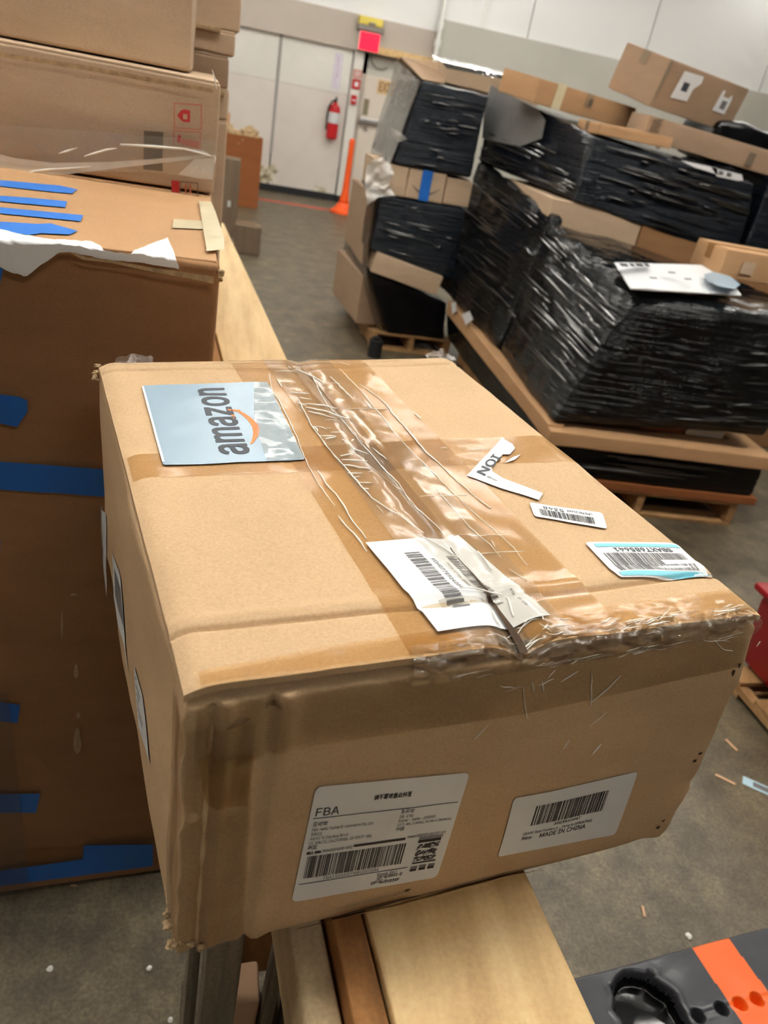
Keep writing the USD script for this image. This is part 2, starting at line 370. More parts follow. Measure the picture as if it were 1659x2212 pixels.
def thing_m(name, label, cat, loc, Rm, group=None):
    x = UsdGeom.Xform.Define(stage, '/World/' + numbered('/World', name)); M = Gf.Matrix4d(1.0)
    for i in range(3): M.SetRow(i, Gf.Vec4d(*map(float, Rm[:, i]), 0))
    M.SetRow(3, Gf.Vec4d(*map(float, loc), 1)); x.AddTransformOp().Set(M)
    return tag(x.GetPrim(), label, cat, group)
def rot3(yaw, roll=0.0, pit=0.0):
    cy, sy, cr, sr, cp, sp = math.cos(yaw), math.sin(yaw), math.cos(roll), math.sin(roll), math.cos(pit), math.sin(pit)
    return np.array([[cy, -sy, 0], [sy, cy, 0], [0, 0, 1]]) @ np.array([[1, 0, 0], [0, cp, -sp], [0, sp, cp]]) @ np.array([[cr, 0, sr], [0, 1, 0], [-sr, 0, cr]])

# ================================================================== SETTING
YW = 12.69
struct('floor', bx(-6, 11, -9, YW + .6, -.1, 0), 'concrete' and MAT['concrete'])
struct('ceiling', bx(-6, 11, -9, YW + .6, 5.2, 5.3), MAT['ceiling_paint'])
struct('wall_left', bx(-6.15, -6, -9, YW + .6, 0, 5.2), MAT['beige_paint'])
struct('wall_right', bx(11, 11.15, -9, YW + .6, 0, 5.2), MAT['beige_paint'])
struct('wall_front', bx(-6, 11, -9.15, -9, 0, 5.2), MAT['grey_paint'])
wb = UsdGeom.Xform.Define(stage, '/World/wall_back').GetPrim(); tag(wb, 'long far wall of white panels under a beige band and white upper panels', 'wall', kind='structure')
# lower white panels with seams, scuffed foot
for x0, x1 in ((-6, -.25), (-.235, .985), (1.005, 2.055)):
    struct('panel', bx(x0, x1, YW, YW + .05, 0.0, 1.50), MAT['frp_lower'], wb)
    struct('upper_panel', bx(x0, x1, YW - .004, YW + .05, 1.503, 2.09), MAT['frp_white'], wb)
for x in (-.243, .995):
    struct('seam_strip', bx(x - .022, x + .022, YW - .012, YW + .01, .54, 2.09), MAT['seam_grey'], wb)
struct('seam_strip', bx(2.05, 2.075, YW - .02, YW + .01, .50, 2.09), MAT['seam_grey'], wb)
struct('column', bx(2.076, 2.215, YW - .05, YW + .05, 0, 2.09), MAT['frp_white'], wb)
struct('beige_band', bx(-6, 3.25, YW - .07, YW + .3, 2.09, 2.53), MAT['beige_paint'], wb)
struct('door_surround', bx(2.215, 2.30, YW + .06, YW + .3, 0, 2.09), MAT['beige_paint'], wb)
struct('door_header', bx(2.215, 3.25, YW + .06, YW + .3, 1.82, 2.09), MAT['grey_paint'], wb)
struct('timber_lintel', bx(2.40, 3.25, YW - .12, YW - .071, 2.10, 2.19), MAT['pine'], wb, label='bare timber strip over the door')
struct('grey_section', bx(3.27, 11, YW - .16, YW + .3, 0, 2.69), MAT['grey_paint'], wb)
for x0, x1, y in ((-6, 3.25, 0.0), (3.27, 3.86, -.10), (3.90, 4.62, -.06), (4.64, 6.6, -.06), (6.62, 8.8, -.06), (8.82, 11, -.06)):
    struct('top_panel', bx(x0, x1, YW + y, YW + .3, 2.535 if x1 < 3.3 else 2.695, 5.2), MAT['upper_white'], wb)
struct('top_batten', bx(3.86, 3.90, YW - .12, YW + .1, 2.695, 5.2), MAT['conduit_white'], wb)
sc = []
for cx, cz, w, h in ((.95, .23, .34, .30), (1.82, .14, .24, .12), (.70, .16, .16, .2)):
    a = np.linspace(0, 2 * np.pi, 26, endpoint=False); rr = 1 + .45 * (noise(np.column_stack([np.cos(a) * 2 + cx, np.sin(a) * 2, a * 0])) - .5) * 2
    sc.append(place(trimesh.Trimesh(*(lambda m: (m.vertices[:, [0, 2, 1]] * [1, -1, 1], m.faces))(prism(np.column_stack([cx + w / 2 * np.cos(a) * rr, cz + h / 2 * np.sin(a) * rr]), 0, .002)), process=False), (0, YW - .001, 0)))
for m in sc: struct('scuff', m, MAT['wall_scuff'], wb, label='dirty scuffed patch at the foot of the wall')
struct('baseboard_back', cat_([bx(-6, 2.07, YW - .02, YW, 0, .10), bx(2.07, 2.22, YW - .07, YW - .05, 0, .10)]), MAT['rubber_black'])
pipe = UsdGeom.Xform.Define(stage, '/World/trim_1').GetPrim(); tag(pipe, 'white vertical conduit at the step of the far wall', 'pipe', kind='structure')
struct('conduit', tube([(3.235, YW - .2, z) for z in (1.8, 2.3, 2.8, 4.2)], .035, 12), MAT['conduit_white'], pipe)
struct('coupling', place(lathe([(0, 0), (.05, 0), (.05, .09), (0, .09)], 14), (3.235, YW - .2, 2.34)), MAT['conduit_white'], pipe)
struct('coupling', place(lathe([(0, 0), (.05, 0), (.05, .09), (0, .09)], 14), (3.235, YW - .2, 2.56)), MAT['conduit_white'], pipe)
# door
dr = UsdGeom.Xform.Define(stage, '/World/door_1').GetPrim(); tag(dr, 'cream exit door with a push bar and a narrow window', 'door', kind='structure')
struct('door_leaf', bx(2.30, 3.20, YW + .04, YW + .09, .01, 1.82), MAT['door_cream'], dr)
struct('vision_panel', bx(2.32, 2.40, YW + .03, YW + .045, 1.28, 1.50), MAT['glass_dark'], dr)
struct('push_bar', rbox(2.27, 3.1, YW - .05, YW - .005, 1.175, 1.245, .015), MAT['steel'], dr)
for x in (2.30, 3.02): struct('bar_mount', bx(x, x + .07, YW - .03, YW + .05, 1.15, 1.25), MAT['steel'], dr)
struct('latch', place(trimesh.creation.cylinder(.025, .05, sections=12), (2.40, YW + .02, 1.11)), MAT['cable_grey'], dr)
sg = thing('door_sign', 'tan paper sign with brown EXIT lettering on the cream door', 'sign', (2.49, YW + .037, 1.60))
obj('plate', bx(0, .27, -.004, 0, 0, .19), MAT['sign_tan'], sg)
m = text_mesh('EXIT', .115, .002, True); v = np.array(m.vertices); v = np.column_stack([v[:, 0] / v[:, 0].max() * .23 + .02, -.004 - v[:, 2], v[:, 1] + .04]); obj('lettering', trimesh.Trimesh(v, m.faces, process=False), MAT['sign_brown'], sg)

# ---- lamps of the hall (above the frame)
def lamp(x, y, z, L, along, name, label, cat, tubem, group):
    t = thing(name, label, cat, (x, y, z), group=group)
    a, b = (L / 2, .09) if along == 'x' else (.09, L / 2)
    obj('housing', rbox(-a - .02, a + .02, -b - .02, b + .02, .03, .10, .01), MAT['conduit_white'], t)
    for s in (-.045, .045):
        p = [(-a, s, .01), (0, s, .01), (a, s, .01)] if along == 'x' else [(s, -b, .01), (s, 0, .01), (s, b, .01)]
        obj('lamp_tube', tube(p, .02, 10), MAT[tubem], t)
    for s in (-1, 1):
        p = [(s * a * .7, 0, .1), (s * a * .7, 0, .4)] if along == 'x' else [(0, s * b * .7, .1), (0, s * b * .7, .4)]
        obj('hanger', tube(p, .004, 5), MAT['steel'], t)
for y, xs in ((-2.9, (.9,)), (1.08, (-3.2, .2, 3.4)), (1.38, (-3.2, .2, 3.4)), (4.4, (-3.2, .2, 3.4, 6.6)), (7.0, (-3.2, .2, 3.4, 6.6)), (9.4, (-3.2, .2, 3.4, 6.6))):
    for x in xs:
        lamp(x, y, 4.75, 2.3, 'x', 'ceiling_lamp', 'twin tube strip lamp hanging in rows from the ceiling', 'lamp', 'lamp_tube', 'ceiling strip lamps')
for x in (-1.5, 3.55, 8.5):
    lamp(x, YW - .75, 4.3, 1.5, 'x', 'wall_lamp', 'twin tube strip lamp hung close to the far wall', 'lamp', 'wall_tube', 'strip lamps along the far wall')

# ================================================================== THE LARGE CARTON
BX, BY, BZ = .5225, .645, .30
ZT, ZB = 1.27, .97
TOPC = {'FL': (.004, .369), 'FR': (.519, .456), 'BR': (.401, 1.135), 'BL': (-.117, .958)}
BOTC = {'FL': (.007, .369), 'FR': (.520, .4385), 'BR': (.394, 1.118), 'BL': (-.106, .955)}
BC = np.zeros((2, 2, 2, 3))
for i, a in enumerate('LR'):
    for j, b in enumerate('FB'):
        BC[i, j, 0] = (*BOTC[b + a], ZB - (.011 if a + b == 'LF' else 0)); BC[i, j, 1] = (*TOPC[b + a], ZT)
SEAM = .262
def crease(y, y0, w): return np.exp(-((y - y0) / w) ** 2)
def relief(X, Y):
    n = fbm(np.column_stack([X * 14, Y * 14, X * 0]), 3, 4) - .5
    z = .003 * n
    wav = .004 * (noise(np.column_stack([X * 8, X * 0, X * 0 + 2])) - .5)
    z = z - .0042 * crease(Y, .058 + wav, .0022) + .0020 * crease(Y, .070 + wav, .007)          # score line near the front
    z = z - .0030 * crease(Y, .600 + wav * 2, .003) - .0028 * crease(Y, .622 + wav * 2, .0035)     # two score lines at the back
    z = z - .010 * np.clip((Y - .622) / .023, 0, 1) ** 2
    z = z - .002 * np.clip((.05 - Y) / .05, 0, 1)
    z = z - .007 * np.clip((.022 - X) / .022, 0, 1) ** 2 - .004 * np.clip((X - (BX - .02)) / .02, 0, 1) ** 2
    e = noise(np.column_stack([Y * 26, Y * 0, Y * 0 + 5])) - .5
    z = z + .004 * e * crease(X, .012, .012)                                                        # battered left fold
    d = np.abs(X - SEAM)
    z = z - .010 * np.exp(-(d / .018) ** 2) * np.clip((.06 - Y) / .06, 0, 1)               # flaps pressed in where they meet
    z = z - .0035 * np.exp(-(d / .012) ** 2)
    return z
def T(X, Y, off):
    X, Y = np.atleast_1d(np.asarray(X, float)), np.atleast_1d(np.asarray(Y, float))
    P = trilin(BC, np.stack([X / BX, Y / BY, np.ones_like(X)], -1)); P[:, 2] += relief(X, Y) + off; return P
def Fbulge(X, Z):
    n = fbm(np.column_stack([X * 9, Z * 9, X * 0]), 3, 9) - .5
    b = .006 * np.sin(np.pi * np.clip(X / BX, 0, 1)) * np.sin(np.pi * np.clip(Z / BZ, 0, 1)) + .004 * n
    b = b - .0045 * crease(X, .062, .003) + .0035 * crease(X, .072, .008) - .004 * crease(X, .020, .003) + .003 * crease(X, .030, .006)                           # upright crease beside the left corner
    b = b - .008 * np.clip((.018 - Z) / .018, 0, 1) ** 2
    return b
def sag(X): return -.0065 * np.sin(np.pi * np.clip(X / BX, 0, 1))
def rbulge(X, Z): return .0075 * np.sin(np.pi * np.clip(Z / BZ, 0, 1) ** .9) * np.clip(X / BX, 0, 1) ** 4
def FR(X, Z, off):
    X, Z = np.atleast_1d(np.asarray(X, float)), np.atleast_1d(np.asarray(Z, float))
    P = trilin(BC, np.stack([X / BX, np.zeros_like(X), Z / BZ], -1)); P[:, 1] -= Fbulge(X, Z) + off; P[:, 0] += rbulge(X, Z); P[:, 2] += sag(X) * np.clip(1 - Z / .03, 0, 1); return P
def LF(Y, Z, off):
    Y, Z = np.atleast_1d(np.asarray(Y, float)), np.atleast_1d(np.asarray(Z, float))
    P = trilin(BC, np.stack([np.zeros_like(Y), Y / BY, Z / BZ], -1)); P[:, 0] -= off + .004 * (fbm(np.column_stack([Y * 9, Z * 9, Y * 0]), 2, 3) - .5) * 2; return P

box = thing('shipping_carton', 'large battered kraft carton with wrinkled clear tape and a grey-blue sticker, on the wooden beam', 'cardboard box')
# walls of the carton: a rounded shell whose front and left faces follow the patches
L = (BX, BY, BZ - .0155)
m = gridbox(L, (.0055, .012, .010), .006); v = np.array(m.vertices)
fy = np.clip(1 - v[:, 1] / .02, 0, 1); fx = np.clip(1 - v[:, 0] / .02, 0, 1); fb = np.clip((v[:, 1] - (BY - .02)) / .02, 0, 1)
w = trilin(BC, v / np.array([BX, BY, BZ]))
w[:, 1] -= Fbulge(v[:, 0], v[:, 2]) * fy
w[:, 0] += rbulge(v[:, 0], v[:, 2])
w[:, 0] -= .004 * (fbm(np.column_stack([v[:, 1] * 9, v[:, 2] * 9, v[:, 1] * 0]), 2, 3) - .5) * 2 * fx
cr_ = np.exp(-((v[:, 0] / .03) ** 2 + (v[:, 1] / .03) ** 2)) + np.exp(-(((v[:, 0] - BX) / .03) ** 2 + (v[:, 1] / .03) ** 2))
w += (np.stack([fbm(v * 45, 2, s) for s in (1, 2, 3)], -1) - .5) * .007 * cr_[:, None]
lo = np.clip(1 - v[:, 2] / .03, 0, 1)
w[:, 2] += lo * (sag(v[:, 0]) * np.clip(1 - v[:, 1] / .05, 0, 1) + .004 * (fbm(np.column_stack([v[:, 0] * 12, v[:, 1] * 12, v[:, 0] * 0]), 3, 6) - .5))
m.vertices = w
obj('body', m, MAT['kraft_main'], box, smooth=50)
# two long flaps meeting at the open seam
def flap(side):
    nx, ny = 46, 110
    Y = np.concatenate([np.linspace(.002, .09, 64), np.linspace(.095, .58, 50), np.linspace(.585, BY, 30)])
    u = np.linspace(0, 1, nx); u = u ** .8 if side else 1 - (1 - u) ** .8
    U, YY = np.meshgrid(u, Y, indexing='ij')
    gap = .0012 + .0062 * np.clip((.10 - YY) / .10, 0, 1) ** 1.6 + .0012 * noise(np.stack([YY * 25, YY * 0, YY * 0], -1))
    sx = SEAM + .002 * (noise(np.stack([YY * 18, YY * 0, YY * 0 + 3], -1)) - .5)
    X = (sx + gap / 2) + (BX - .001 - sx - gap / 2) * U if side else .001 + (sx - gap / 2 - .001) * U
    P = T(X.ravel(), YY.ravel(), 0.0).reshape(X.shape + (3,))
    fr = np.clip((.008 - YY) / .006, 0, 1) * .0011 * (noise(np.stack([X * 420, X * 0, X * 0 + side], -1)) - .5) * 2      # corrugated cut edge
    P[..., 2] += fr; P[..., 1] -= fr
    th = .0062
    Q = P.copy(); Q[..., 2] -= th
    n = X.size; idx = np.arange(n).reshape(X.shape)
    def quads(g, flip): q = np.stack([g[:-1, :-1], g[1:, :-1], g[1:, 1:], g[:-1, 1:]], -1).reshape(-1, 4); return q[:, ::-1] if flip else q
    fs = [quads(idx, False), quads(idx + n, True)]
    for e, fl in ((idx[:, 0], 0), (idx[:, -1], 1), (idx[0], 1), (idx[-1], 0)):
        q = np.stack([e[:-1], e[1:], e[1:] + n, e[:-1] + n], -1); fs.append(q if fl else q[:, ::-1])
    F = np.vstack(fs); F = np.vstack([F[:, [0, 1, 2]], F[:, [0, 2, 3]]])
    return trimesh.Trimesh(np.vstack([P.reshape(-1, 3), Q.reshape(-1, 3)]), F, process=False)
for s in (0, 1): obj('top_flap', flap(s), MAT['kraft_main'], box, smooth=40)
# torn corner tufts and the crushed lower corner
def tuft(p, k, size, seed, mt):
    R = np.random.default_rng(seed); ms = []
    for i in range(k):
        a = trimesh.creation.icosphere(2, size * R.uniform(.5, 1)); vv = np.array(a.vertices); vv *= 1 + .9 * (fbm(vv / size * 1.6 + i * 7, 3, seed)[:, None] - .5) * 2
        vv *= [1, 1, R.uniform(.4, 1)]; a.vertices = vv + np.array(p) + R.normal(0, size * .55, 3); ms.append(a)
    return cat_(ms)
lowL = BC[0, 0, 0]
obj('crushed_corner', cat_([tuft(lowL + [-.0015 - .0026 * i * .2, .005 + .013 * i, .020 + .001 * i], 4, .0036, 20 + i, 0) for i in range(6)] + [tuft(lowL + [.004 + .009 * i, .003, .021], 3, .0036, 30 + i, 0) for i in range(3)]), MAT['kraft_worn'], box, label='crushed frayed lower corner', smooth=True)
obj('torn_corner', cat_([tuft(BC[0, 1, 1] + [.0, -.012 * i, -.008 - .004 * i], 3, .0032, 40 + i, 0) for i in range(3)]), MAT['kraft_worn'], box, label='torn rear corner', smooth=True)
# plastic tails standing up at the back edge
def tail(p0, p1, h, seed, y0=BY - .012):
    a, b = inv(T, p0, (.1, .6)), inv(T, p1, (.3, .6)); n = 14
    s = np.linspace(a[0], b[0], n); V = []
    for k, f in enumerate((0, .5, 1)):
        P = T(s, np.full(n, y0), 0.0); P[:, 2] += h * f * np.sin(np.pi * np.linspace(.02, .98, n)) ** .7 * (.25 + 1.3 * noise(np.column_stack([s * 160, s * 0, s * 0 + seed]))); P[:, 1] += .014 * f; V.append(P)
    V = np.vstack(V); idx = np.arange(3 * n).reshape(3, n); q = np.stack([idx[:-1, :-1], idx[:-1, 1:], idx[1:, 1:], idx[1:, :-1]], -1).reshape(-1, 4)
    return trimesh.Trimesh(V, np.vstack([q[:, [0, 1, 2]], q[:, [0, 2, 3]]]), process=False)
obj('tape_tail', tail((240, 772), (330, 768), .009, 1), MAT['crumpled_tape'], box, label='loose clear tape end')
obj('tape_tail', tail((905, 770), (962, 770), .009, 2), MAT['crumpled_tape'], box, label='loose clear tape end')

# tape on the top: broad amber strips along the seam, clear strips over them, a strip across, a strip along the front edge
tp = lambda name, m_, lab=None: obj(name, m_, MAT[name if name in MAT else 'packing_tape'], box, label=lab, smooth=True)
g0 = (.2, .3)
a0, a1 = invs(T, [(508, 792), (855, 1378)], g0); b0, b1 = invs(T, [(765, 782), (1312, 1292)], (.3, .3))
def strip_lr(xl0, xl1, xr0, xr1, y0=.004, y1=BY - .002): return [(xl0, y1), (xr0, y1), (xr1, y0), (xl1, y0)]
xl = np.mean([a0[0], a1[0]]); xr = np.mean([b0[0], b1[0]])
obj('seam_tape', sheet_st(T, strip_lr(xl, xl, SEAM + .012, SEAM + .012), .0009), MAT['packing_tape'], box, smooth=True)
obj('seam_tape', sheet_st(T, strip_lr(SEAM - .022, SEAM - .02, xr, xr), .0014), MAT['packing_tape'], box, smooth=True)
obj('clear_seam_tape', sheet_st(T, strip_lr(xl + .045, xl + .05, SEAM + .045, SEAM + .05), .0022, size=.006, rough=.0006, seed=3, freq=40), MAT['clear_tape'], box, smooth=True)
c0 = invs(T, [(290, 984), (318, 1032), (1185, 945), (1135, 1003)], g0)
ym0, ym1 = c0[[1, 3], 1].mean(), c0[[0, 2], 1].mean()
obj('cross_tape', sheet_st(T, [(.004, c0[0][1]), (BX - .003, c0[2][1]), (BX - .003, c0[3][1]), (.004, c0[1][1])], .0005), MAT['packing_tape'], box, smooth=True)
obj('front_edge_tape', sheet_st(T, [(.012, .0025), (.012, .014), (.10, .022), (.30, .03), (BX - .006, .034), (BX - .006, .0025)], .0022, size=.006, rough=.0007, seed=8, freq=90), MAT['packing_tape'], box, smooth=True)
# tape carried over the front edge on to the front face
fw = BZ - .017
obj('front_face_tape', sheet_st(FR, [(.01, fw), (BX - .004, fw), (BX - .004, fw - .042), (.30, fw - .052), (.07, fw - .05), (.01, fw - .07)], .0016, size=.006), MAT['edge_tape'], box, smooth=True)
def curl(x0, x1, seed, mname, amp=.003, dz=.03):
    """crumpled film bridging from the flap edge down to the front wall"""
    n, k = int((x1 - x0) / .0018), 18
    s = np.linspace(x0, x1, n); V = []
    for q in np.linspace(0, 1, k):
        top = T(s, np.full(n, .012), .003); bot = FR(s, np.full(n, fw - dz), .002); mid = T(s, np.full(n, -.010), .0035); mid[:, 2] -= .002
        P = (1 - q) ** 2 * top + 2 * q * (1 - q) * mid + q * q * bot
        d = amp * (fbm(np.column_stack([s * 130, np.full(n, q * 5.5), np.full(n, seed)]), 3, seed) - .5) * 2
        P[:, 1] -= d * .8; P[:, 2] += d; V.append(P)
    V = np.vstack(V); idx = np.arange(n * k).reshape(k, n); q = np.stack([idx[:-1, :-1], idx[1:, :-1], idx[1:, 1:], idx[:-1, 1:]], -1).reshape(-1, 4)
    return trimesh.Trimesh(V, np.vstack([q[:, [0, 1, 2]], q[:, [0, 2, 3]]]), process=False)
obj('crumpled_tape', curl(.165, .42, 3, 'crumpled_tape', .004, .007), MAT['crumpled_tape'], box, label='crumpled clear tape over the front edge', smooth=True)
obj('crumpled_tape', curl(.40, BX - .006, 5, 'crumpled_tape', .003, .004), MAT['crumpled_tape'], box, label='crumpled clear tape over the front edge', smooth=True)
# painted glints: many short near-white creases where the film is bunched at the front edge
R9 = np.random.default_rng(17)
def bunch(patch, n, x0, x1, y0, y1, lo_, hi_, r, off, tilt):
    ms = []
    for _ in range(n):
        c_ = np.array([R9.uniform(x0, x1), R9.uniform(y0, y1)]); a = R9.normal(0, tilt); L_ = R9.uniform(lo_, hi_)
        k = np.linspace(-.5, .5, 7); s_ = c_[0] + L_ * k * np.cos(a); t_ = c_[1] + L_ * k * np.sin(a) + .0012 * np.sin(k * R9.uniform(2, 7)); w_ = r * R9.uniform(.5, 1.3) * (.2 + .8 * np.cos(k * 3))
        ms.append(tube(patch(s_, t_, np.full(7, off)), w_, 5))
    return cat_(ms)
obj('crease_glint', bunch(T, 30, .27, BX - .015, .003, .016, .008, .036, .00055, .0026, .12), MAT['crease_glint'], box, kind='stuff', smooth=True)
obj('crease_glint', bunch(T, 12, .22, .32, .004, .030, .006, .022, .0005, .0028, .6), MAT['crease_glint'], box, kind='stuff', smooth=True)
obj('crease_glint', bunch(FR, 22, .19, BX - .02, fw - .006, fw - .001, .008, .036, .0005, .0020, .08), MAT['crease_glint'], box, kind='stuff', smooth=True)
obj('crease_glint', bunch(FR, 7, .25, .32, fw - .025, fw - .006, .006, .018, .0004, .0018, .5), MAT['crease_glint'], box, kind='stuff', smooth=True)
# corner tape on the front left edge
obj('corner_tape', sheet_st(FR, [(.004, fw - .02), (.05, fw - .02), (.058, .06), (.060, .008), (.004, .004)], .0020, size=.006), MAT['edge_tape'], box, smooth=True)
obj('corner_tape', sheet_st(FR, [(.012, fw - .045), (.052, fw - .05), (.05, fw - .10), (.02, fw - .095)], .0026, size=.005, rough=.0012, seed=4), MAT['packing_tape'], box, smooth=True)
obj('left_face_tape', sheet_st(LF, [(.005, BZ - .03), (.035, BZ - .03), (.03, .02), (.005, .02)], .0020), MAT['edge_tape'], box, smooth=True)
# raised creases in near-white, painting the highlights along them
o = lambda pts: [(560 + x / 2.765, 740 + y / 2.765) for x, y in pts]
LN = [[(60,190),(75,300),(110,340),(160,440),(210,540),(240,620),(270,700),(310,780),(350,850),(400,920),(450,985)],[(350,775),(400,860),(470,930),(520,1010),(550,1070),(600,1130),(640,1185)],[(470,1045),(520,1110),(590,1180),(640,1260)],
 [(225,335),(270,420),(310,500),(360,570),(410,640),(480,720),(540,790),(600,860),(670,940),(760,1000),(850,1050),(930,1110),(980,1150)],[(440,410),(520,500),(600,600),(680,690),(760,780),(830,850),(880,930),(950,1010),(1040,1090),(1110,1160)],
 [(480,165),(540,230),(610,300),(680,390),(740,460),(800,540),(830,570)],[(600,260),(690,320),(760,380),(800,440),(850,490),(930,590),(1000,670),(1080,740),(1150,810),(1220,870),(1310,950),(1380,1000)],
 [(170,150),(270,190),(330,215),(380,250)],[(420,210),(480,270),(560,345)],[(625,350),(665,400)],[(115,240),(135,275)],[(920,425),(965,465)],[(280,190),(320,210),(360,300),(400,370),(440,420)]]
FINE = [[(830,570),(900,650),(990,740),(1080,830),(1170,920)],[(1050,880),(1150,990),(1260,1120),(1380,1220),(1440,1290)],[(1170,920),(1260,1010),(1400,1130),(1520,1240),(1600,1340)],[(480,560),(560,660),(700,780),(860,900)],[(220,135),(450,125),(540,140)],[(90,180),(270,190)],
 [(380,255),(480,250)],[(500,412),(770,405)],[(960,930),(1240,920)],[(1130,1165),(1300,1162),(1500,1155)],[(1270,1275),(1580,1255)],[(1240,650),(1400,640)],[(1085,635),(1120,640)],[(700,980),(740,1030)],[(1310,1310),(1400,1370)],[(1490,1360),(1600,1430)],[(1380,1190),(1400,1230)]]
SC = [((180,305),(295,315)),((240,340),(310,350)),((260,375),(470,400)),((270,395),(360,412)),((300,400),(540,460)),((290,420),(465,470)),((385,470),(480,480)),((330,505),(400,525)),((360,565),(460,570)),((400,585),(460,575)),((490,690),(565,670)),((490,712),(645,720)),((510,740),(660,765)),((530,790),(620,790)),((560,815),(600,810)),((580,845),(675,848)),((610,880),(660,885)),((645,785),(680,788)),((540,625),(580,655),(650,675)),((670,635),(755,705)),((325,510),(350,540)),((430,550),(490,545)),((545,595),(570,592)),((490,585),(510,600)),((400,520),(430,525)),((230,370),(280,385))]
obj('crease_glint', ridges(T, [o(l) for l in LN], .0021, .00085, g0, 1), MAT['crease_glint'], box, kind='stuff', smooth=True)
obj('crease_glint', ridges(T, [o(l) for l in FINE], .0019, .0005, g0, 2), MAT['crease_glint'], box, kind='stuff', smooth=True)
obj('crease_glint', ridges(T, [o(l) for l in SC], .0021, .00095, g0, 3, wob=.0015), MAT['crease_glint'], box, kind='stuff', smooth=True)
o6 = lambda pts: [(930 + x / 2.276, 1230 + y / 2.276) for x, y in pts]
F6 = [[(790,650),(880,570),(935,515)],[(650,880),(685,835)],[(790,905),(835,855)],[(455,570),(455,640),(475,730)],[(500,550),(505,600)],[(548,545),(552,600)],[(790,500),(790,600),(782,670)],[(780,770),(860,700)],[(1390,340),(1440,390),(1480,400)],[(215,830),(280,760)],[(1600,380),(1620,350)]]
obj('crease_glint', ridges(FR, [o6(l) for l in F6], .0008, .0006, (.3, .2), 4), MAT['crease_glint'], box, kind='stuff', smooth=True)

# ---- stickers on the top
def lab(patch, px, w, h, off, g, r=0.0, papermat='label_white', name='shipping_label', label=None, **k):
    l = Label(patch, invs(patch, px, g), w, h, off)
    p = obj(name, l.paper(r, **k), MAT[papermat], box, label=label, smooth=True)
    return l, p
# grey-blue sticker: read with the left edge of the box as its top
l, p = lab(T, [(352, 1008), (306, 836), (577, 828), (658, 996)], .16, .165, .0022, (.1, .4), .003, 'sticker_blue', 'sticker', 'grey-blue sticker with dark lettering and an orange smile')
obj('lettering', l.text('amazon', .012, .1005, .0440, .136, True), MAT['print_slate'], p)
sm = []
aa = np.linspace(0, 1, 15); x = .030 + .066 * aa; yy = .1025 + .0165 * np.sin(np.pi * (.08 + .84 * aa)) ; th = .0022 + .0050 * np.sin(np.pi * np.clip(aa * .95, 0, 1)) ** .8
poly = np.vstack([np.column_stack([x, -(yy - th * .2)]), np.column_stack([x, -(yy + th)])[::-1]]); sm.append(l.lay(prism(poly, 0, .00012)))
sm.append(l.lay(prism([(.080, -.0985), (.1000, -.0955), (.0975, -.1120), (.0940, -.1110), (.0950, -.1010), (.081, -.1020)], 0, .00012)))
obj('smile_mark', cat_(sm), MAT['print_orange'], p)
obj('backing_edge', sheet(T, [(306, 840), (310, 838), (356, 1004), (350, 1003)], .0030, (.05, .4)), MAT['label_white'], p)
obj('cover_tape', sheet(T, [(548, 829), (577, 828), (658, 996), (575, 1000), (548, 920)], .0032, (.1, .4), size=.006, rough=.0012, seed=12, freq=40), MAT['clear_tape'], p, smooth=True)
# large white barcode sheet bent over the open seam
q = [(788, 1178), (988, 1162), (1186, 1335), (944, 1371)]
l, p = lab(T, q, .11, .125, .0036, (.2, .1), 0, name='barcode_sheet', label='white barcode sheet bent over the open seam')
def rl(px): s = invs(T, px, (.25, .1)); return s
# its columns run towards the viewer: a = across (u), b = depth
obj('barcode', l.bars(.030, .022, .047, .101, 33, 4, along='b'), MAT['print_grey'], p)
obj('barcode', l.bars(.072, .030, .083, .100, 30, 9, along='b'), MAT['label_grey'] if False else MAT['print_grey'], p)
class Turned(Label):
    """lettering that runs down the sheet (towards b) with its head to the right"""
    def __init__(s, l): s.__dict__.update(l.__dict__)
    def text(s, t, a, b, h, w=None, bold=False):
        m_ = text_mesh(t, h, .00012, bold); v_ = np.array(m_.vertices)
        if w: v_[:, 0] *= w / v_[:, 0].max()
        m2 = trimesh.Trimesh(np.column_stack([a + v_[:, 1], -(b + v_[:, 0]), v_[:, 2]]), m_.faces, process=False); return s.lay(m2)
class Flipped(Label):
    """lettering read from the far side (upside down)"""
    def __init__(s, l): s.__dict__.update(l.__dict__)
    def text(s, t, a, b, h, w=None, bold=False):
        m_ = text_mesh(t, h, .00012, bold); v_ = np.array(m_.vertices)
        if w: v_[:, 0] *= w / v_[:, 0].max()
        m2 = trimesh.Trimesh(np.column_stack([a - v_[:, 0], -(b + v_[:, 1]), v_[:, 2]]), m_.faces, process=False); return s.lay(m2)
tl = Turned(l)
obj('lettering', cat_([tl.text('KOH0778924084', .052, .033, .0042, .046), tl.text('Dimensions: 0044', .064, .040, .0030, .036), tl.text('Kohler Co', .097, .088, .0032, .022)]), MAT['print_grey'], p)
obj('cover_tape', sheet_st(T, [l.st(np.array(a_), np.array(b_)) for a_, b_ in ((.055, 0), (.11, 0), (.11, .125), (.075, .125), (.062, .08))], .0046, size=.006, rough=.0012, seed=14, freq=45), MAT['clear_tape'], p, smooth=True)
obj('crease_glint', ridges(T, [[(990, 1280), (1040, 1285), (1085, 1300)], [(1030, 1200), (1060, 1240)], [(900, 1165), (960, 1195), (985, 1215)], [(1060, 1330), (1075, 1360)], [(1090, 1300), (1105, 1340)]], .0052, .0008, (.25, .1), 6), MAT['crease_glint'], p, kind='stuff', smooth=True)
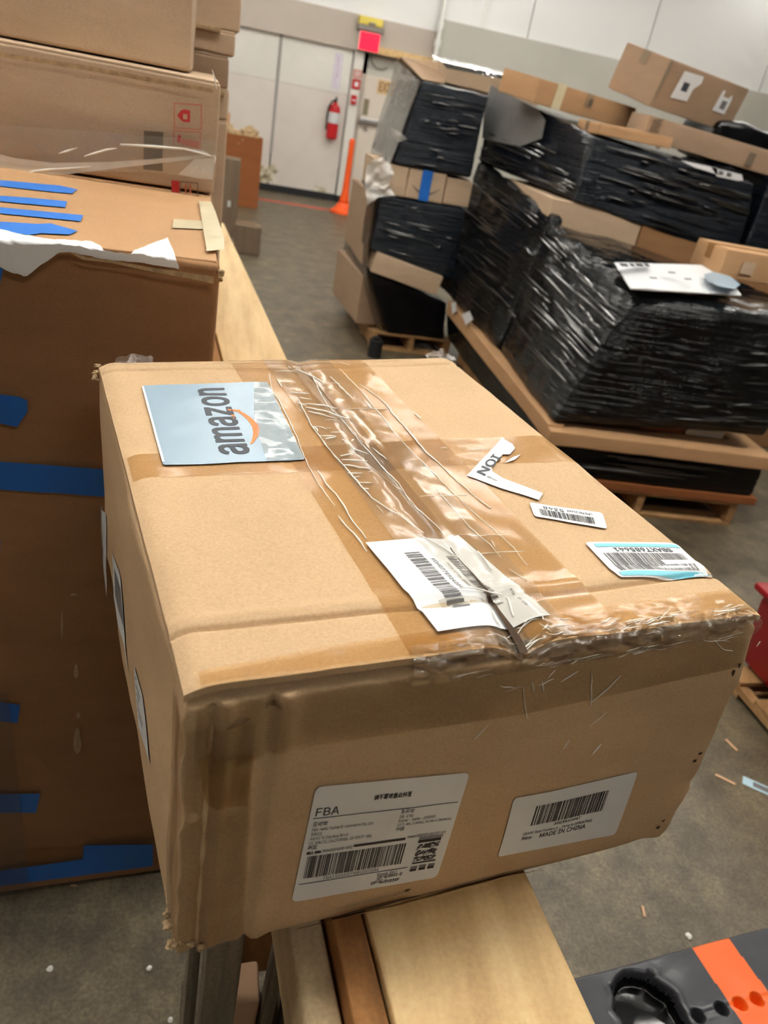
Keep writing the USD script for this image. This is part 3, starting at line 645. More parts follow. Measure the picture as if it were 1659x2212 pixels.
# dark sheet over label and tape, painting the shade of the open seam
ss = np.linspace(.0, .135, 40); gp = .0006 + .0034 * np.clip((.10 - ss) / .10, 0, 1) ** 1.3
slit = np.vstack([np.column_stack([SEAM - gp + .0012 * np.sin(ss * 90), ss]), np.column_stack([SEAM + gp + .0012 * np.sin(ss * 90), ss])[::-1]])
obj('seam_slit_shade', sheet_st(T, slit, .0054, size=.006), MAT['inside_dark'], box, label='dark sheet painting the shade of the slit between the flaps', smooth=True)
# torn sticker: an L of white left round a torn-away middle
tq = [(1085, 948), (1090, 953), (1106, 962), (1112, 972), (1100, 985), (1085, 985), (1072, 1000), (1060, 1010), (1063, 1022), (1085, 1036), (1172, 1069), (1163, 1084), (1080, 1058), (1007, 1031)]
pt = obj('torn_label', sheet(T, tq, .0022, (.35, .3)), MAT['label_white'], box, label='torn white label with only its edges left', smooth=True)
obj('torn_label_flake', sheet(T, [(1088, 1003), (1108, 990), (1124, 985), (1112, 996), (1098, 1001)], .0022, (.35, .3)), MAT['label_white'], pt, smooth=True)
l = Label(T, invs(T, [(1085, 948), (1190, 985), (1118, 1082), (1007, 1031)], (.35, .3)), .10, .10, .0026)
tl = Turned(l)
obj('lettering', cat_([tl.text('ION', .010, .042, .016, .046, True), l.text('KEEP FLAT', .030, .088, .0022, .02)]), MAT['print_slate'], pt)
# small barcode sticker, read from the far side
l, p = lab(T, [(1142, 1088), (1300, 1111), (1311, 1146), (1153, 1119)], .076, .026, .0024, (.35, .2), .0035, name='barcode_sticker', label='small rounded white barcode sticker')
obj('barcode', l.bars(.008, .011, .064, .022, 42, 21), MAT['print_black'], p)
fl = Flipped(l)
obj('lettering', cat_([fl.text('LPN PM 21463', .064, .0045, .0034, .026), fl.text('5348', .035, .0045, .0052, .022)]), MAT['print_slate'], p)
# white sticker with pale blue bars
l, p = lab(T, [(1261, 1175), (1462, 1180), (1541, 1251), (1335, 1251)], .10, .055, .0026, (.4, .1), .004, name='barcode_sticker', label='white barcode sticker with pale blue bars along two edges')
obj('blue_bar', l.rect(.007, .0035, .096, .0085), MAT['print_cyan'], p); obj('blue_bar', l.rect(.004, .0480, .0995, .0535), MAT['print_cyan'], p)
obj('barcode', cat_([l.bars(.008, .0185, .09, .029, 46, 31), l.bars(.008, .029, .06, .0375, 30, 31), l.bars(.008, .0375, .09, .046, 46, 35)]), MAT['print_grey'], p)
obj('lettering', Flipped(l).text('SBAXT685641', .084, .0105, .0058, .062, True), MAT['print_slate'], p)
# ---- labels on the left face
def left_label(px, mt, name='side_label', seed=0, rows=5, lab_=None):
    l = Label(LF, invs(LF, px, (.3, .15)), .10, .10, .0016); p = obj(name, l.paper(), MAT[mt], box, label=lab_, smooth=True); return l, p
l, p = left_label([(216, 1090), (231, 1110), (232, 1290), (222, 1180)], 'label_grey', lab_='rear white label on the left side')
obj('print_block', l.rect(.02, .35 * .1, .05, .095), MAT['print_grey'], p)
l, p = left_label([(244, 1195), (262, 1245), (279, 1448), (248, 1290)], 'label_white', lab_='white label with a dark printed block on the left side')
obj('print_block', l.rect(.02, .02, .085, .07), MAT['print_grey'], p)
l, p = left_label([(292, 1435), (310, 1500), (326, 1652), (302, 1570)], 'label_white', lab_='narrow white label low on the left side')
obj('lettering', cat_([l.rect(.02, .01 + .012 * i, .02 + .05 * ((i * 37 % 10) / 10 + .2), .0125 + .012 * i) for i in range(6)]), MAT['print_grey'], p)
# ---- address label on the front
G = {'qing': [(0,.1,.25,.25),(.15,.3,.15,.95),(0,.4,.15,.4),(.35,.15,1,.15),(.4,.3,.95,.3),(.3,.45,1,.45),(.65,0,.65,.45),(.42,.55,.42,1),(.42,.55,.92,.55),(.92,.55,.92,1),(.42,.72,.92,.72)],
 'bu': [(0,.1,1,.1),(.55,.1,.05,.7),(.5,.35,.5,1),(.6,.45,.95,.7)], 'yao': [(0,.05,1,.05),(.1,.2,.9,.2),(.1,.2,.1,.5),(.9,.2,.9,.5),(.1,.5,.9,.5),(.37,.05,.37,.5),(.63,.05,.63,.5),(0,.68,1,.68),(.45,.5,.2,.8),(.2,.8,.9,1),(.75,.68,.1,1)],
 'zhe': [(0,.1,.2,.25),(0,.4,.2,.4),(.2,.4,.1,.9),(.1,.85,1,.97),(.35,.15,1,.15),(.35,.15,.3,.7),(.4,.35,1,.35),(.5,.25,.5,.5),(.8,.25,.8,.5),(.5,.5,.8,.5),(.45,.65,.95,.75)], 'gai': [(.25,0,.35,.12),(.75,0,.65,.12),(.1,.15,.9,.15),(.15,.3,.85,.3),(0,.45,1,.45),(.5,.1,.5,.45),(.15,.6,.85,.6),(.15,.6,.15,.95),(.85,.6,.85,.95),(.38,.6,.38,.95),(.62,.6,.62,.95),(0,.97,1,.97)],
 'ci': [(.1,.4,.1,.9),(.3,.05,.3,.85),(.3,.4,.5,.4),(0,.92,.55,.85),(.65,.05,.65,.9),(.65,.5,.95,.35),(.65,.9,1,.9),(1,.75,1,.9)], 'biao': [(0,.3,.4,.3),(.2,0,.2,1),(.2,.35,0,.65),(.2,.35,.38,.5),(.5,.15,.95,.15),(.45,.4,1,.4),(.72,.4,.72,1),(.55,.55,.45,.8),(.88,.55,1,.8)],
 'qian': [(.2,0,0,.2),(.1,.1,.45,.1),(.7,0,.55,.2),(.65,.1,1,.1),(.5,.2,.05,.5),(.5,.2,.95,.5),(.3,.45,.7,.45),(.2,.6,.3,.8),(.5,.55,.55,.8),(.8,.55,.7,.9),(.1,.95,.95,.95)],
 'fa': [(.2,0,.1,.35),(.1,.35,1,.35),(.5,0,.15,.95),(.4,.55,.85,.55),(.85,.55,.3,1),(.45,.6,.95,1)], 'huo': [(.3,0,.05,.25),(.2,.15,.2,.4),(.6,0,.5,.25),(.5,.25,.95,.25),(.15,.5,.85,.5),(.15,.5,.15,.8),(.85,.5,.85,.8),(.5,.6,.2,1),(.55,.8,.9,1)],
 'di': [(.15,.1,.15,.8),(0,.35,.3,.35),(0,.85,.35,.7),(.4,.4,.95,.25),(.65,.05,.65,.75),(.45,.2,.45,.9),(.45,.9,1,.9),(.95,.25,.9,.6)], 'zhong': [(.1,.25,.9,.25),(.1,.25,.1,.65),(.9,.25,.9,.65),(.1,.65,.9,.65),(.5,0,.5,1)], 'guo': [(.05,.05,.95,.05),(.05,.05,.05,.98),(.95,.05,.95,.98),(.05,.98,.95,.98),(.25,.25,.75,.25),(.25,.5,.75,.5),(.2,.78,.8,.78),(.5,.25,.5,.78)],
 'mei': [(.3,0,.4,.1),(.7,0,.6,.1),(.1,.15,.9,.15),(.2,.3,.8,.3),(.05,.45,.95,.45),(.5,.15,.5,.45),(.0,.62,1,.62),(.5,.5,.1,1),(.5,.65,.9,1)], 'mu': [(.2,.05,.8,.05),(.2,.05,.2,1),(.8,.05,.8,1),(.2,.35,.8,.35),(.2,.65,.8,.65),(.2,.98,.8,.98)]}
l, p = lab(FR, [(682, 1697), (1014, 1666), (943, 1893), (629, 1946)], .13, .105, .0016, (.2, .1), .005, name='address_label', label='white address label with a large barcode on the front')
T_ = lambda *a, **k: l.text(*a, **k)
obj('lettering', cat_([T_('FBA', .0035, .0245, .0066, .0195), l.strokes([G[k] for k in 'qing bu yao zhe gai ci biao qian'.split()], .050, .0160, .0044, .0036, .00055)]), MAT['print_black'], p)
obj('small_lettering', cat_([l.strokes([G[k] for k in ('mu', 'di', 'di')], .004, .0335, .0040, .0036, .0004), T_('FBA: Hefei Yushen E-commerce Co., Ltd', .004, .0380, .0026, .050), T_('SBD1', .004, .0420, .0026, .009), T_('9890 N Cactus Blvd', .004, .0462, .0026, .031), T_('US, RIALTO, CALIFORNIA, CA 92377-001', .004, .0502, .0026, .052), l.strokes([G['mei'], G['guo']], .004, .0545, .0034, .0034, .0004),
   l.strokes([G['fa'], G['huo'], G['di']], .0765, .0310, .0040, .0036, .0004), T_('0B-1 R2', .0765, .0352, .0026, .012), T_('Kohler - Hefei - 230000', .0765, .0392, .0026, .033), T_('15 F, 4m, 5 Anhui, A4 No 4 Jiazuo Lu', .0765, .0432, .0026, .049), l.strokes([G['zhong'], G['guo']], .0765, .0478, .0034, .0034, .0004)]), MAT['print_grey'], p)
for r_ in ((.003, .0262, .127, .0268), (.003, .0868, .097, .0874)): obj('rule_line', l.rect(*r_), MAT['print_slate'], p)
for r_ in ((.0425, .0556, .0875, .0578), (.004, .0572, .0065, .0592), (.0105, .0570, .015, .0590)): obj('print_band', l.rect(*r_), MAT['print_black'], p)
obj('small_lettering', cat_([T_('FBA STA', .004, .0592, .0024, .012, True), T_('(05/24/2023 02:22)-00002', .0165, .0588, .0024, .025), T_('Created: 2023/05/24 02:22 PDT (-07)', .089, .0565, .0024, .035)]), MAT['print_slate'], p)
obj('barcode', l.bars(.0055, .0612, .0895, .0818, 62, 77), MAT['print_black'], p)
obj('small_lettering', cat_([T_('FBA15DRXGYM8U000086', .0225, .0858, .0030, .048), T_('Single SKU', .070, .0912, .0026, .018), T_('Qty 1', .0705, .0975, .0026, .010)]), MAT['print_grey'], p)
obj('lettering', cat_([T_('CX-EU0001-2', .071, .0945, .0028, .0225, True), T_('CP-NJ2023SF', .0665, .1002, .0028, .026, True)]), MAT['print_black'], p)
R_ = np.random.default_rng(3); cells = []
for r0, r1 in ((.0640, .0698), (.0707, .0767), (.0777, .0826)):
    sg_ = []
    for _ in range(46):
        x_, y_, L_ = R_.uniform(.02, .86), R_.uniform(.05, .95), R_.uniform(.05, .15); sg_.append((x_, y_, x_ + L_, y_ - L_ * R_.uniform(.4, 1.8)))
    cells.append(l.strokes([sg_], .1003, r1, r1 - r0, .0222, .00075))
obj('code_block', cat_(cells), MAT['print_black'], p)
for k in range(3): obj('print_block', l.rect(.1005 + k * .0082, .0900, .1005 + k * .0082 + .006, .0925), MAT['print_black'], p); obj('print_block', l.rect(.1005 + k * .0082, .0872, .1005 + k * .0082 + .006, .0895), MAT['print_grey'], p)
for r_ in ((.1005, .0600, .1215, .0628), (.1005, .0832, .1225, .0846)): obj('print_band', l.rect(*r_), MAT['print_black'], p)
for r_ in ((.1005, .0572, .1225, .0579), (.1005, .0585, .1225, .0594)): obj('print_band', l.rect(*r_), MAT['print_grey'], p)
# ---- product label on the front
l, p = lab(FR, [(1109, 1722), (1377, 1664), (1327, 1801), (1074, 1849)], .098, .058, .0016, (.4, .1), .003, name='product_label', label='white product label with a barcode over small print')
obj('barcode', l.bars(.019, .011, .077, .030, 44, 55), MAT['print_black'], p)
obj('lettering', cat_([l.text('MADE IN CHINA', .029, .0445, .0042, .038), l.text('New', .015, .0440, .0036, .008), l.text('X003RXG84T', .038, .0338, .0026, .022)]), MAT['print_black'], p)
obj('small_lettering', l.text('CBARC Boat Fenders 4 ... Pump to Inflate(Red)', .015, .0390, .0026, .056), MAT['print_grey'], p)
# ---- flat dark discs painting the shade of punctures near the right edge, dark scuffs
def puncture(px, w, h, tilt):
    c_ = inv(FR, px, (.5, .15)); a = np.linspace(0, 2 * np.pi, 12, endpoint=False); x_, y_ = w * np.cos(a) * (1 + .2 * np.sin(3 * a)), h * np.sin(a)
    ct, st_ = math.cos(tilt), math.sin(tilt); return sheet_st(FR, np.column_stack([c_[0] + x_ * ct - y_ * st_, c_[1] + x_ * st_ + y_ * ct]), .0012)
for q_, w_, h_, t_ in (((1583, 1452), .0016, .0042, .2), ((1596, 1436), .0013, .0034, .2), ((1500, 1642), .0022, .0018, .5), ((1512, 1626), .0022, .0018, .5), ((1421, 1786), .0024, .0018, .6), ((1432, 1771), .002, .0016, .6)):
    obj('puncture', puncture(q_, w_, h_, t_), MAT['inside_dark'], box)
def crack(px, w, patch=FR, g=(.25, .02)):
    st = invs(patch, px, g); n = len(st); u = np.linspace(0, 1, n); k = w * np.sin(np.pi * np.clip(u, .03, .97))
    return sheet_st(patch, np.vstack([np.column_stack([st[:, 0], st[:, 1] + k]), np.column_stack([st[:, 0], st[:, 1] - k])[::-1]]), .0055)
xs_ = np.linspace(.11, .37, 30); zt_ = (.011 + .003 * np.sin(xs_ * 23) + .003 * noise(np.column_stack([xs_ * 40, xs_ * 0, xs_ * 0]))) * np.sin(np.pi * np.linspace(.04, .96, 30)) ** .5
obj('bottom_lip', sheet_st(FR, np.vstack([np.column_stack([xs_, xs_ * 0 + .0005]), np.column_stack([xs_, zt_])[::-1]]), .0022, size=.006, rough=.0025, seed=2, freq=30), MAT['kraft_main'], box, label='bent lip of the bottom flap', smooth=True)
obj('bottom_gap_shade', crack([(705, 1972), (760, 1958), (820, 1943), (868, 1930), (905, 1922)], .0026), MAT['inside_dark'], box, label='dark sheet painting the shade of a split in the bottom edge')  # flat dark sheet stands for the shade in the split
obj('scuff', puncture((515, 1560), .008, .0025, .2), MAT['kraft_edge'], box); obj('scuff', puncture((880, 1921), .003, .001, .2), MAT['inside_dark'], box)

# ================================================================== HELPERS FOR CARTONS AND PALLETS
def carton(name, label, loc, dims, m='kraft_side', yaw=0.0, roll=0.0, pit=0.0, group=None, tape='packing_tape', seam='x', bulge=.006, seed=0, r=.006, flaps=True, cat='cardboard box', corners8=None):
    """a closed carton: body, two top flaps with a seam, a tape strip over the seam; local origin at the front-left-bottom corner"""
    w, d, h = dims; t = thing_m(name, label, cat, loc, rot3(yaw, roll, pit), group)
    b = gridbox((w, d, h - .005), max(.05, min(dims) / 5), r); v = np.array(b.vertices); u = v / np.array([w, d, h - .005])
    env = np.stack([4 * u[:, 1] * (1 - u[:, 1]) * 4 * u[:, 2] * (1 - u[:, 2]), 4 * u[:, 0] * (1 - u[:, 0]) * 4 * u[:, 2] * (1 - u[:, 2]), 0 * u[:, 0]], 1)
    v = v + env * (u - .5) * 2 * bulge * (.5 + noise(v * 3, seed)[:, None]); v += (np.stack([fbm(v * 6 + seed, 2, seed + k) for k in range(3)], -1) - .5) * .006; b.vertices = v
    obj('body', b, MAT[m], t, smooth=45)
    if flaps:
        g = .0025
        if seam == 'x':
            obj('top_flap', rbox(.002, w - .002, .002, d / 2 - g, h - .007, h, .002, .12), MAT[m], t); obj('top_flap', rbox(.002, w - .002, d / 2 + g, d - .002, h - .007, h, .002, .12), MAT[m], t)
            if tape: obj('tape_strip', cat_([bx(0, w, d / 2 - .03, d / 2 + .03, h + .0004, h + .001), bx(-.0062, -.0055, d / 2 - .03, d / 2 + .03, h - .07, h + .001), bx(w + .0055, w + .0062, d / 2 - .03, d / 2 + .03, h - .07, h + .001)]), MAT[tape], t, smooth=False)
        else:
            obj('top_flap', rbox(.002, w / 2 - g, .002, d - .002, h - .007, h, .002, .12), MAT[m], t); obj('top_flap', rbox(w / 2 + g, w - .002, .002, d - .002, h - .007, h, .002, .12), MAT[m], t)
            if tape: obj('tape_strip', cat_([bx(w / 2 - .03, w / 2 + .03, 0, d, h + .0004, h + .001), bx(w / 2 - .03, w / 2 + .03, -.0062, -.0055, h - .07, h + .001)]), MAT[tape], t, smooth=False)
    return t
def pallet(label, loc, yaw, w, d, h=.135, group=None):
    t = thing_m('wooden_pallet', label, 'pallet', loc, rot3(yaw), group); R = np.random.default_rng(int(w * 1000))
    for y in np.linspace(0, d - .10, 4): obj('bottom_board', rbox(0, w, y, y + .10, 0, .018, .003), MAT['pallet_wood'], t)
    for x in (0, w / 2 - .02, w - .04): obj('stringer', rbox(x, x + .04, 0, d, .018, h - .018, .003), MAT['pallet_wood'], t)
    for y in np.linspace(0, d - .09, 7): obj('deck_board', rbox(0, w, y, y + .09, h - .018, h, .003), MAT['pallet_wood'], t)
    return t
def atplane(p, P0, n):
    r = ray(p); t = ((P0[0] - EYE[0]) * n[0] + (P0[1] - EYE[1]) * n[1]) / (r[0] * n[0] + r[1] * n[1]); return EYE + t * r
def planesheet(px, fn, off=(0, 0, 0), size=.05, amp=0.0, seed=0):
    """sheet whose outline was measured on a plane; off lifts it from the surface"""
    P = np.array([fn(p) for p in px]); o_ = P.mean(0); _, _, vt = np.linalg.svd(P - o_); A2 = (P - o_) @ vt[:2].T
    pg = Polygon(A2); pg = pg if pg.is_valid else pg.buffer(0)
    v, f = trimesh.creation.triangulate_polygon(pg, engine='earcut'); v3, f = trimesh.remesh.subdivide_to_size(np.column_stack([v, np.zeros(len(v))]), f, size, max_iter=12)
    W = o_ + v3[:, :2] @ vt[:2]; n_ = vt[2] * (1 if np.dot(vt[2], EYE - o_) > 0 else -1)
    W = W + np.array(off) + n_ * (amp * (fbm(W * 16, 3, seed)[:, None]))
    m = trimesh.Trimesh(W, f, process=False); m.merge_vertices()
    if (m.face_normals @ n_).sum() < 0: m.invert()
    return m

# ================================================================== WOODEN STAND UNDER THE CARTON
st = thing('wooden_stand', 'long pale wooden beam on rough timber legs carrying the large carton', 'beam', (0, 0, 0))
bd = np.array([-.072, 1.0])
def beam_c(x0, x1, y0, y1, z0, z1):      # edges run back along bd
    return [[[[x + bd[0] * y, y, z] for z in (z0, z1)] for y in (y0, y1)] for x in (x0, x1)]
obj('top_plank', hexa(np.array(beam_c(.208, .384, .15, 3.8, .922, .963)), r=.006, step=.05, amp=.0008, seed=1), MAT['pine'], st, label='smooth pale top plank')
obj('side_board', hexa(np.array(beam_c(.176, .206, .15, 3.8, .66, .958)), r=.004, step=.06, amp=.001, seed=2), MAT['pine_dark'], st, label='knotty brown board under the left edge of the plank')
obj('inner_rail', hexa(np.array(beam_c(.140, .174, .12, 1.0, .84, .935)), r=.008, step=.04, amp=.001, seed=3), MAT['pine_pale'], st)
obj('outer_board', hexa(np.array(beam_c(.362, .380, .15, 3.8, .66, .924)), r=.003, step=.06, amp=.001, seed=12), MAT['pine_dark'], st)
for y in (.55, 2.0, 3.55):
    x = .19 + bd[0] * y
    obj('leg', rbox(x + .02, x + .10, y, y + .09, 0, .924, .005), MAT['wood_grey'], st)
obj('post', hexa(corners((.047, .50), (.092, .508), (0, .04), 0, .90), r=.004, step=.06, amp=.001, seed=4), MAT['wood_grey'], st, label='grey weathered post')
obj('post', hexa(corners((.030, .55), (.046, .555), (0, .04), 0, .90), r=.004, step=.06, amp=.001, seed=5), MAT['wood_grey'], st, label='grey weathered post')
p0, p1 = at((602, 2030), y=.56), at((562, 2212), y=.56); p2 = p1 + (p1 - p0) * 1.4
w_ = np.array([.018, 0, 0]); obj('strut', hexa(np.array([[[p2 , p0], [p2 + [0, .03, 0], p0 + [0, .03, 0]]], [[p2 + w_, p0 + w_], [p2 + w_ + [0, .03, 0], p0 + w_ + [0, .03, 0]]]]), r=.003, step=.05, amp=.0008), MAT['wood_grey'], st)
obj('cross_rail', hexa(corners((.04, .60), (.20, .60), (0, .03), .84, .93), r=.004, step=.06), MAT['board_brown'], st)
q0 = at((500, 2170), y=.58); blk = hexa(corners((q0[0] - .006, .57), (q0[0] + .040, .572), (0, .06), q0[2] - .07, q0[2] + .016), r=.006, step=.015, amp=.004, seed=6); obj('spacer_block', blk, MAT['chip_wood'], st, label='short pale block between the legs')
obj('added_back_board', hexa(corners((.088, .76), (.235, .77), (0, .018), .04, .92), r=.003, step=.08, amp=.001, seed=9), MAT['pine_dark'], st, label='dark brown board added between the legs to keep the gap dark')  # added to hide the lit floor and keep this gap dark
obj('lower_rail', hexa(corners((.03, .56), (.22, .56), (0, .10), q0[2] - .16, q0[2] - .068), r=.004, step=.06), MAT['wood_grey'], st)
obj('foot_rail', hexa(np.array(beam_c(.22, .32, .45, 3.7, .0, .04)), r=.004, step=.2), MAT['wood_grey'], st)

# ================================================================== TALL CARTON WITH BLUE TAPE (left)
LZ = 1.37
F0, F1 = np.array([-.95, 1.037]), np.array([.03, 1.112]); LW = np.linalg.norm(F1 - F0)
tc = thing('tall_carton', 'tall brown carton with strips of blue tape, standing on the floor at the left', 'cardboard box')
C = corners(F0, F1, (-.012, 1.18), 0.004, LZ)
def lfn(v, L):
    v = v.copy(); front = np.clip(1 - v[:, 1] / .03, 0, 1); top = np.clip(1 - (L[2] - v[:, 2]) / .02, 0, 1)
    for z0, a in ((1.055, .004), (.80, .0035), (.555, .0035), (.10, -.005), (.115, .004), (1.31, .003)):
        z1 = z0 + .006 * (noise(np.column_stack([v[:, 0] * 5, v[:, 0] * 0, v[:, 0] * 0 + z0])) - .5); v[:, 1] += front * a * np.exp(-((v[:, 2] - z1) / .006) ** 2)
    v[:, 1] -= front * .012 * np.sin(np.pi * v[:, 2] / L[2]) * np.sin(np.pi * v[:, 0] / L[0])
    v[:, 2] += top * front * .012 * (fbm(np.column_stack([v[:, 0] * 16, v[:, 0] * 0, v[:, 0] * 0]), 3, 2) - .6)
    v[:, 1] -= top * front * .014 * (fbm(np.column_stack([v[:, 0] * 22, v[:, 0] * 0 + 4, v[:, 0] * 0]), 3, 2) - .5)
    return v
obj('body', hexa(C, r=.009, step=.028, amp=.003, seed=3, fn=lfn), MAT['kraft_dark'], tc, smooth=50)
obj('top_panel', hexa(corners(F0 + [.01, .010], F1 + [-.004, .010], (-.012, 1.12), LZ - .002, LZ + .003), r=.002, step=.05, amp=.001), MAT['kraft_orange'], tc, label='lighter top')
nF = np.array([.0763, -.997])
def onF(p): return atplane(p, F1, nF)
def onT(p): return at(p, z=LZ + .004)
offF = np.array([nF[0], nF[1], 0]) * .012
def tF(name, px, m, off=1.0, **k): return obj(name, planesheet(px, onF, offF * off + offF * .25, **k), MAT[m], tc, smooth=True)
def tT(name, px, m, lift=.001, **k): return obj(name, planesheet(px, onT, (0, 0, lift), **k), MAT[m], tc, smooth=True)
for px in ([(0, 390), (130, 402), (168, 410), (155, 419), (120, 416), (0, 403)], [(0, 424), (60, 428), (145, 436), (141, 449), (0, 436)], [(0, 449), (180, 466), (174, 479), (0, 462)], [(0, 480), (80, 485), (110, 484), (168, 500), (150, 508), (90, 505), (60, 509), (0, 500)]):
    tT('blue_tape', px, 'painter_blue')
tT('cream_tape', [(429, 438), (456, 440), (468, 470), (484, 520), (484, 545), (446, 548)], 'masking_cream', .002, size=.01, amp=.004)
tT('cream_tape', [(375, 475), (440, 479), (441, 497), (372, 494)], 'masking_cream', .0015)
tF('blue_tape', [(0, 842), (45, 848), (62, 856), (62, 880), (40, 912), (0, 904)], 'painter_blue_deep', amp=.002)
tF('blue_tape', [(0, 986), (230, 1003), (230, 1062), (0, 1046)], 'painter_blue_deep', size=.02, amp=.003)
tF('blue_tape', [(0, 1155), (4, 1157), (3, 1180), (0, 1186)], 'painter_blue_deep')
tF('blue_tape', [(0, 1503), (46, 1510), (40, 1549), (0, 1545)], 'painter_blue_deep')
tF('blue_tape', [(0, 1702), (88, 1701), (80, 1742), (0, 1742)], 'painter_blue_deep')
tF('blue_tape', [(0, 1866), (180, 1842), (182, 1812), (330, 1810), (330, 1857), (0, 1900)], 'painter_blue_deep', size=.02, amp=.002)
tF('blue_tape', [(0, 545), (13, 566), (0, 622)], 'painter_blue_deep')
tF('packing_tape', [(0, 1832), (60, 1818), (180, 1816), (178, 1842), (0, 1866)], 'packing_tape', 1.15)
tF('clear_tape_strip', [(-60, 1480), (20, 1480), (68, 1916), (-20, 1926)], 'dusty_tape', 1.3)
for q_, s_ in (((168, 1590), (8, 28)), ((170, 1535), (4, 6)), ((165, 1440), (5, 16)), ((160, 1275), (8, 3)), ((160, 1902), (8, 3)), ((135, 1340), (2, 32))):
    a_ = np.linspace(0, 2 * np.pi, 14, endpoint=False); tF('scuff', np.column_stack([q_[0] + s_[0] * np.cos(a_) * (1 + .2 * np.sin(a_ * 3)), q_[1] + s_[1] * np.sin(a_)]), 'kraft_worn', .75)
tF('torn_edge', [(150, 535), (190, 548), (250, 556), (330, 570), (400, 580), (460, 590), (458, 604), (400, 592), (320, 577), (240, 560), (180, 553)], 'kraft_worn', 1.3, size=.01, amp=.006)
obj('torn_corner', cat_([tuft((.030, 1.108 + .012 * i, LZ - .012 - .006 * (i % 2)), 3, .0045, 60 + i, 0) for i in range(3)]), MAT['kraft_worn'], tc, label='frayed top corner', smooth=True)
# sheet of white foam hanging over the front edge
top_px = [(-25, 492), (0, 497), (30, 503), (60, 510), (95, 517), (130, 521), (165, 522), (190, 523), (220, 532), (250, 541), (280, 543), (310, 535), (335, 524), (362, 514)]
bot_px = [(-25, 560), (0, 565), (30, 578), (58, 588), (100, 556), (128, 535), (160, 536), (190, 541), (220, 550), (250, 552), (280, 555), (310, 558), (340, 563), (386, 571)]
zE = LZ + .004; V = []
nn = 60; tt = np.linspace(0, 1, nn); kk = np.linspace(0, 1, len(top_px))
TP = np.column_stack([np.interp(tt, kk, np.array(top_px)[:, i]) for i in (0, 1)]); BP = np.column_stack([np.interp(tt, kk, np.array(bot_px)[:, i]) for i in (0, 1)])
rows = 11
for k in range(rows):
    f = k / (rows - 1); r_ = []
    for a_, b_ in zip(TP, BP):
        q_ = a_ * (1 - f) + b_ * f; P = at(q_, z=zE + .004); Q = onF(q_) + offF * 1.6
        e = (P[:2] - F1) @ nF
        P = P if e < .004 else Q
        r_.append(P + np.array([0, 0, .004]) * (fbm(np.array([[q_[0] / 22, f * 2, 0]]), 3, 5)[0] - .2))
    V.append(r_)
V = np.array(V).reshape(-1, 3); idx = np.arange(rows * nn).reshape(rows, nn); q = np.stack([idx[:-1, :-1], idx[1:, :-1], idx[1:, 1:], idx[:-1, 1:]], -1).reshape(-1, 4)
F = np.vstack([q[:, [0, 1, 2]], q[:, [0, 2, 3]]]); n = len(V)
tag(obj('foam_sheet', trimesh.Trimesh(np.vstack([V, V - [0, -.001, .003]]), np.vstack([F, F[:, ::-1] + n]), process=False), MAT['foam_white'], smooth=True), 'thin white foam sheet hanging over the front edge of the tall brown carton', 'packing foam')

# ================================================================== FLAT CARTON ON TOP, CLEAR WRAP, CARTONS BEHIND
Y2 = 1.70; Z2 = LZ + .009
c2 = carton('flat_carton', 'flat tan carton with red and black print under clear wrap, on the tall blue-taped carton', (-.82, Y2, Z2), (.845, .62, .205), 'kraft_side', tape=None, bulge=.004, seed=4, yaw=.012)
on2 = lambda p: at(p, y=Y2 + .002)
def t2(name, px, m, off=.011, lab=None, **k): return obj(name, planesheet(px, on2, (0, -off, 0), **k), MAT[m], None if name == 'x' else c2_world, label=lab, smooth=True)
# print sits in the carton's own frame
inv2 = np.linalg.inv(rot3(.012)); loc2 = np.array([-.82, Y2, Z2])
def p2_(name, px, m, off=.0145, lab=None, **k):
    w_ = planesheet(px, on2, (0, -off, 0), **k); w_.vertices = (np.array(w_.vertices) - loc2) @ inv2.T; return obj(name, w_, MAT[m], c2, label=lab, smooth=True)
p2_('print_block', [(312, 281), (354, 284), (352, 326), (352, 368), (311, 364)], 'print_brown', lab='grey printed block')
def fr_px(x0, y0, x1, y1, w, sl=.07):
    yy = lambda x, y: y + (x - x0) * sl
    return [[(x0, yy(x0, y0)), (x1, yy(x1, y0)), (x1, yy(x1, y0 + w)), (x0, yy(x0, y0 + w))], [(x0, yy(x0, y1 - w)), (x1, yy(x1, y1 - w)), (x1, yy(x1, y1)), (x0, yy(x0, y1))], [(x0, y0), (x0 + w, y0), (x0 + w, y1), (x0, y1)], [(x1 - w, yy(x1, y0)), (x1, yy(x1, y0)), (x1, yy(x1, y1)), (x1 - w, yy(x1, y1))]]
for s_ in fr_px(376, 221, 436, 276, 2.2) + fr_px(375, 280, 434, 320, 2.0): p2_('print_frame', s_, 'print_pale_red')
p2_('print_mark', [(383, 248), (391, 238), (398, 235), (411, 238), (411, 263), (396, 262), (390, 257)], 'print_red', lab='red arrow-like mark')
p2_('print_mark', [(396, 245), (405, 246), (405, 257), (396, 256)], 'kraft_side', .0152)
p2_('print_mark', [(382, 303), (387, 289), (391, 292), (390, 309)], 'print_red'); p2_('print_patch', [(392, 298), (431, 303), (430, 320), (392, 311)], 'print_pale_red')
p2_('print_block', [(371, 387), (388, 389), (388, 420), (371, 417)], 'print_red', lab='red printed block')
for s_ in fr_px(389, 389, 428, 418, 2.0, .09): p2_('print_frame', s_, 'print_brown')
for x in (400, 410): p2_('print_frame', [(x, 394), (x + 3, 394), (x + 3, 420), (x, 420)], 'print_pale_red')
p2_('worn_edge', [(0, 112), (200, 143), (330, 168), (462, 192), (460, 200), (330, 178), (200, 153), (0, 122)], 'kraft_worn', .0145, size=.02, amp=.003)
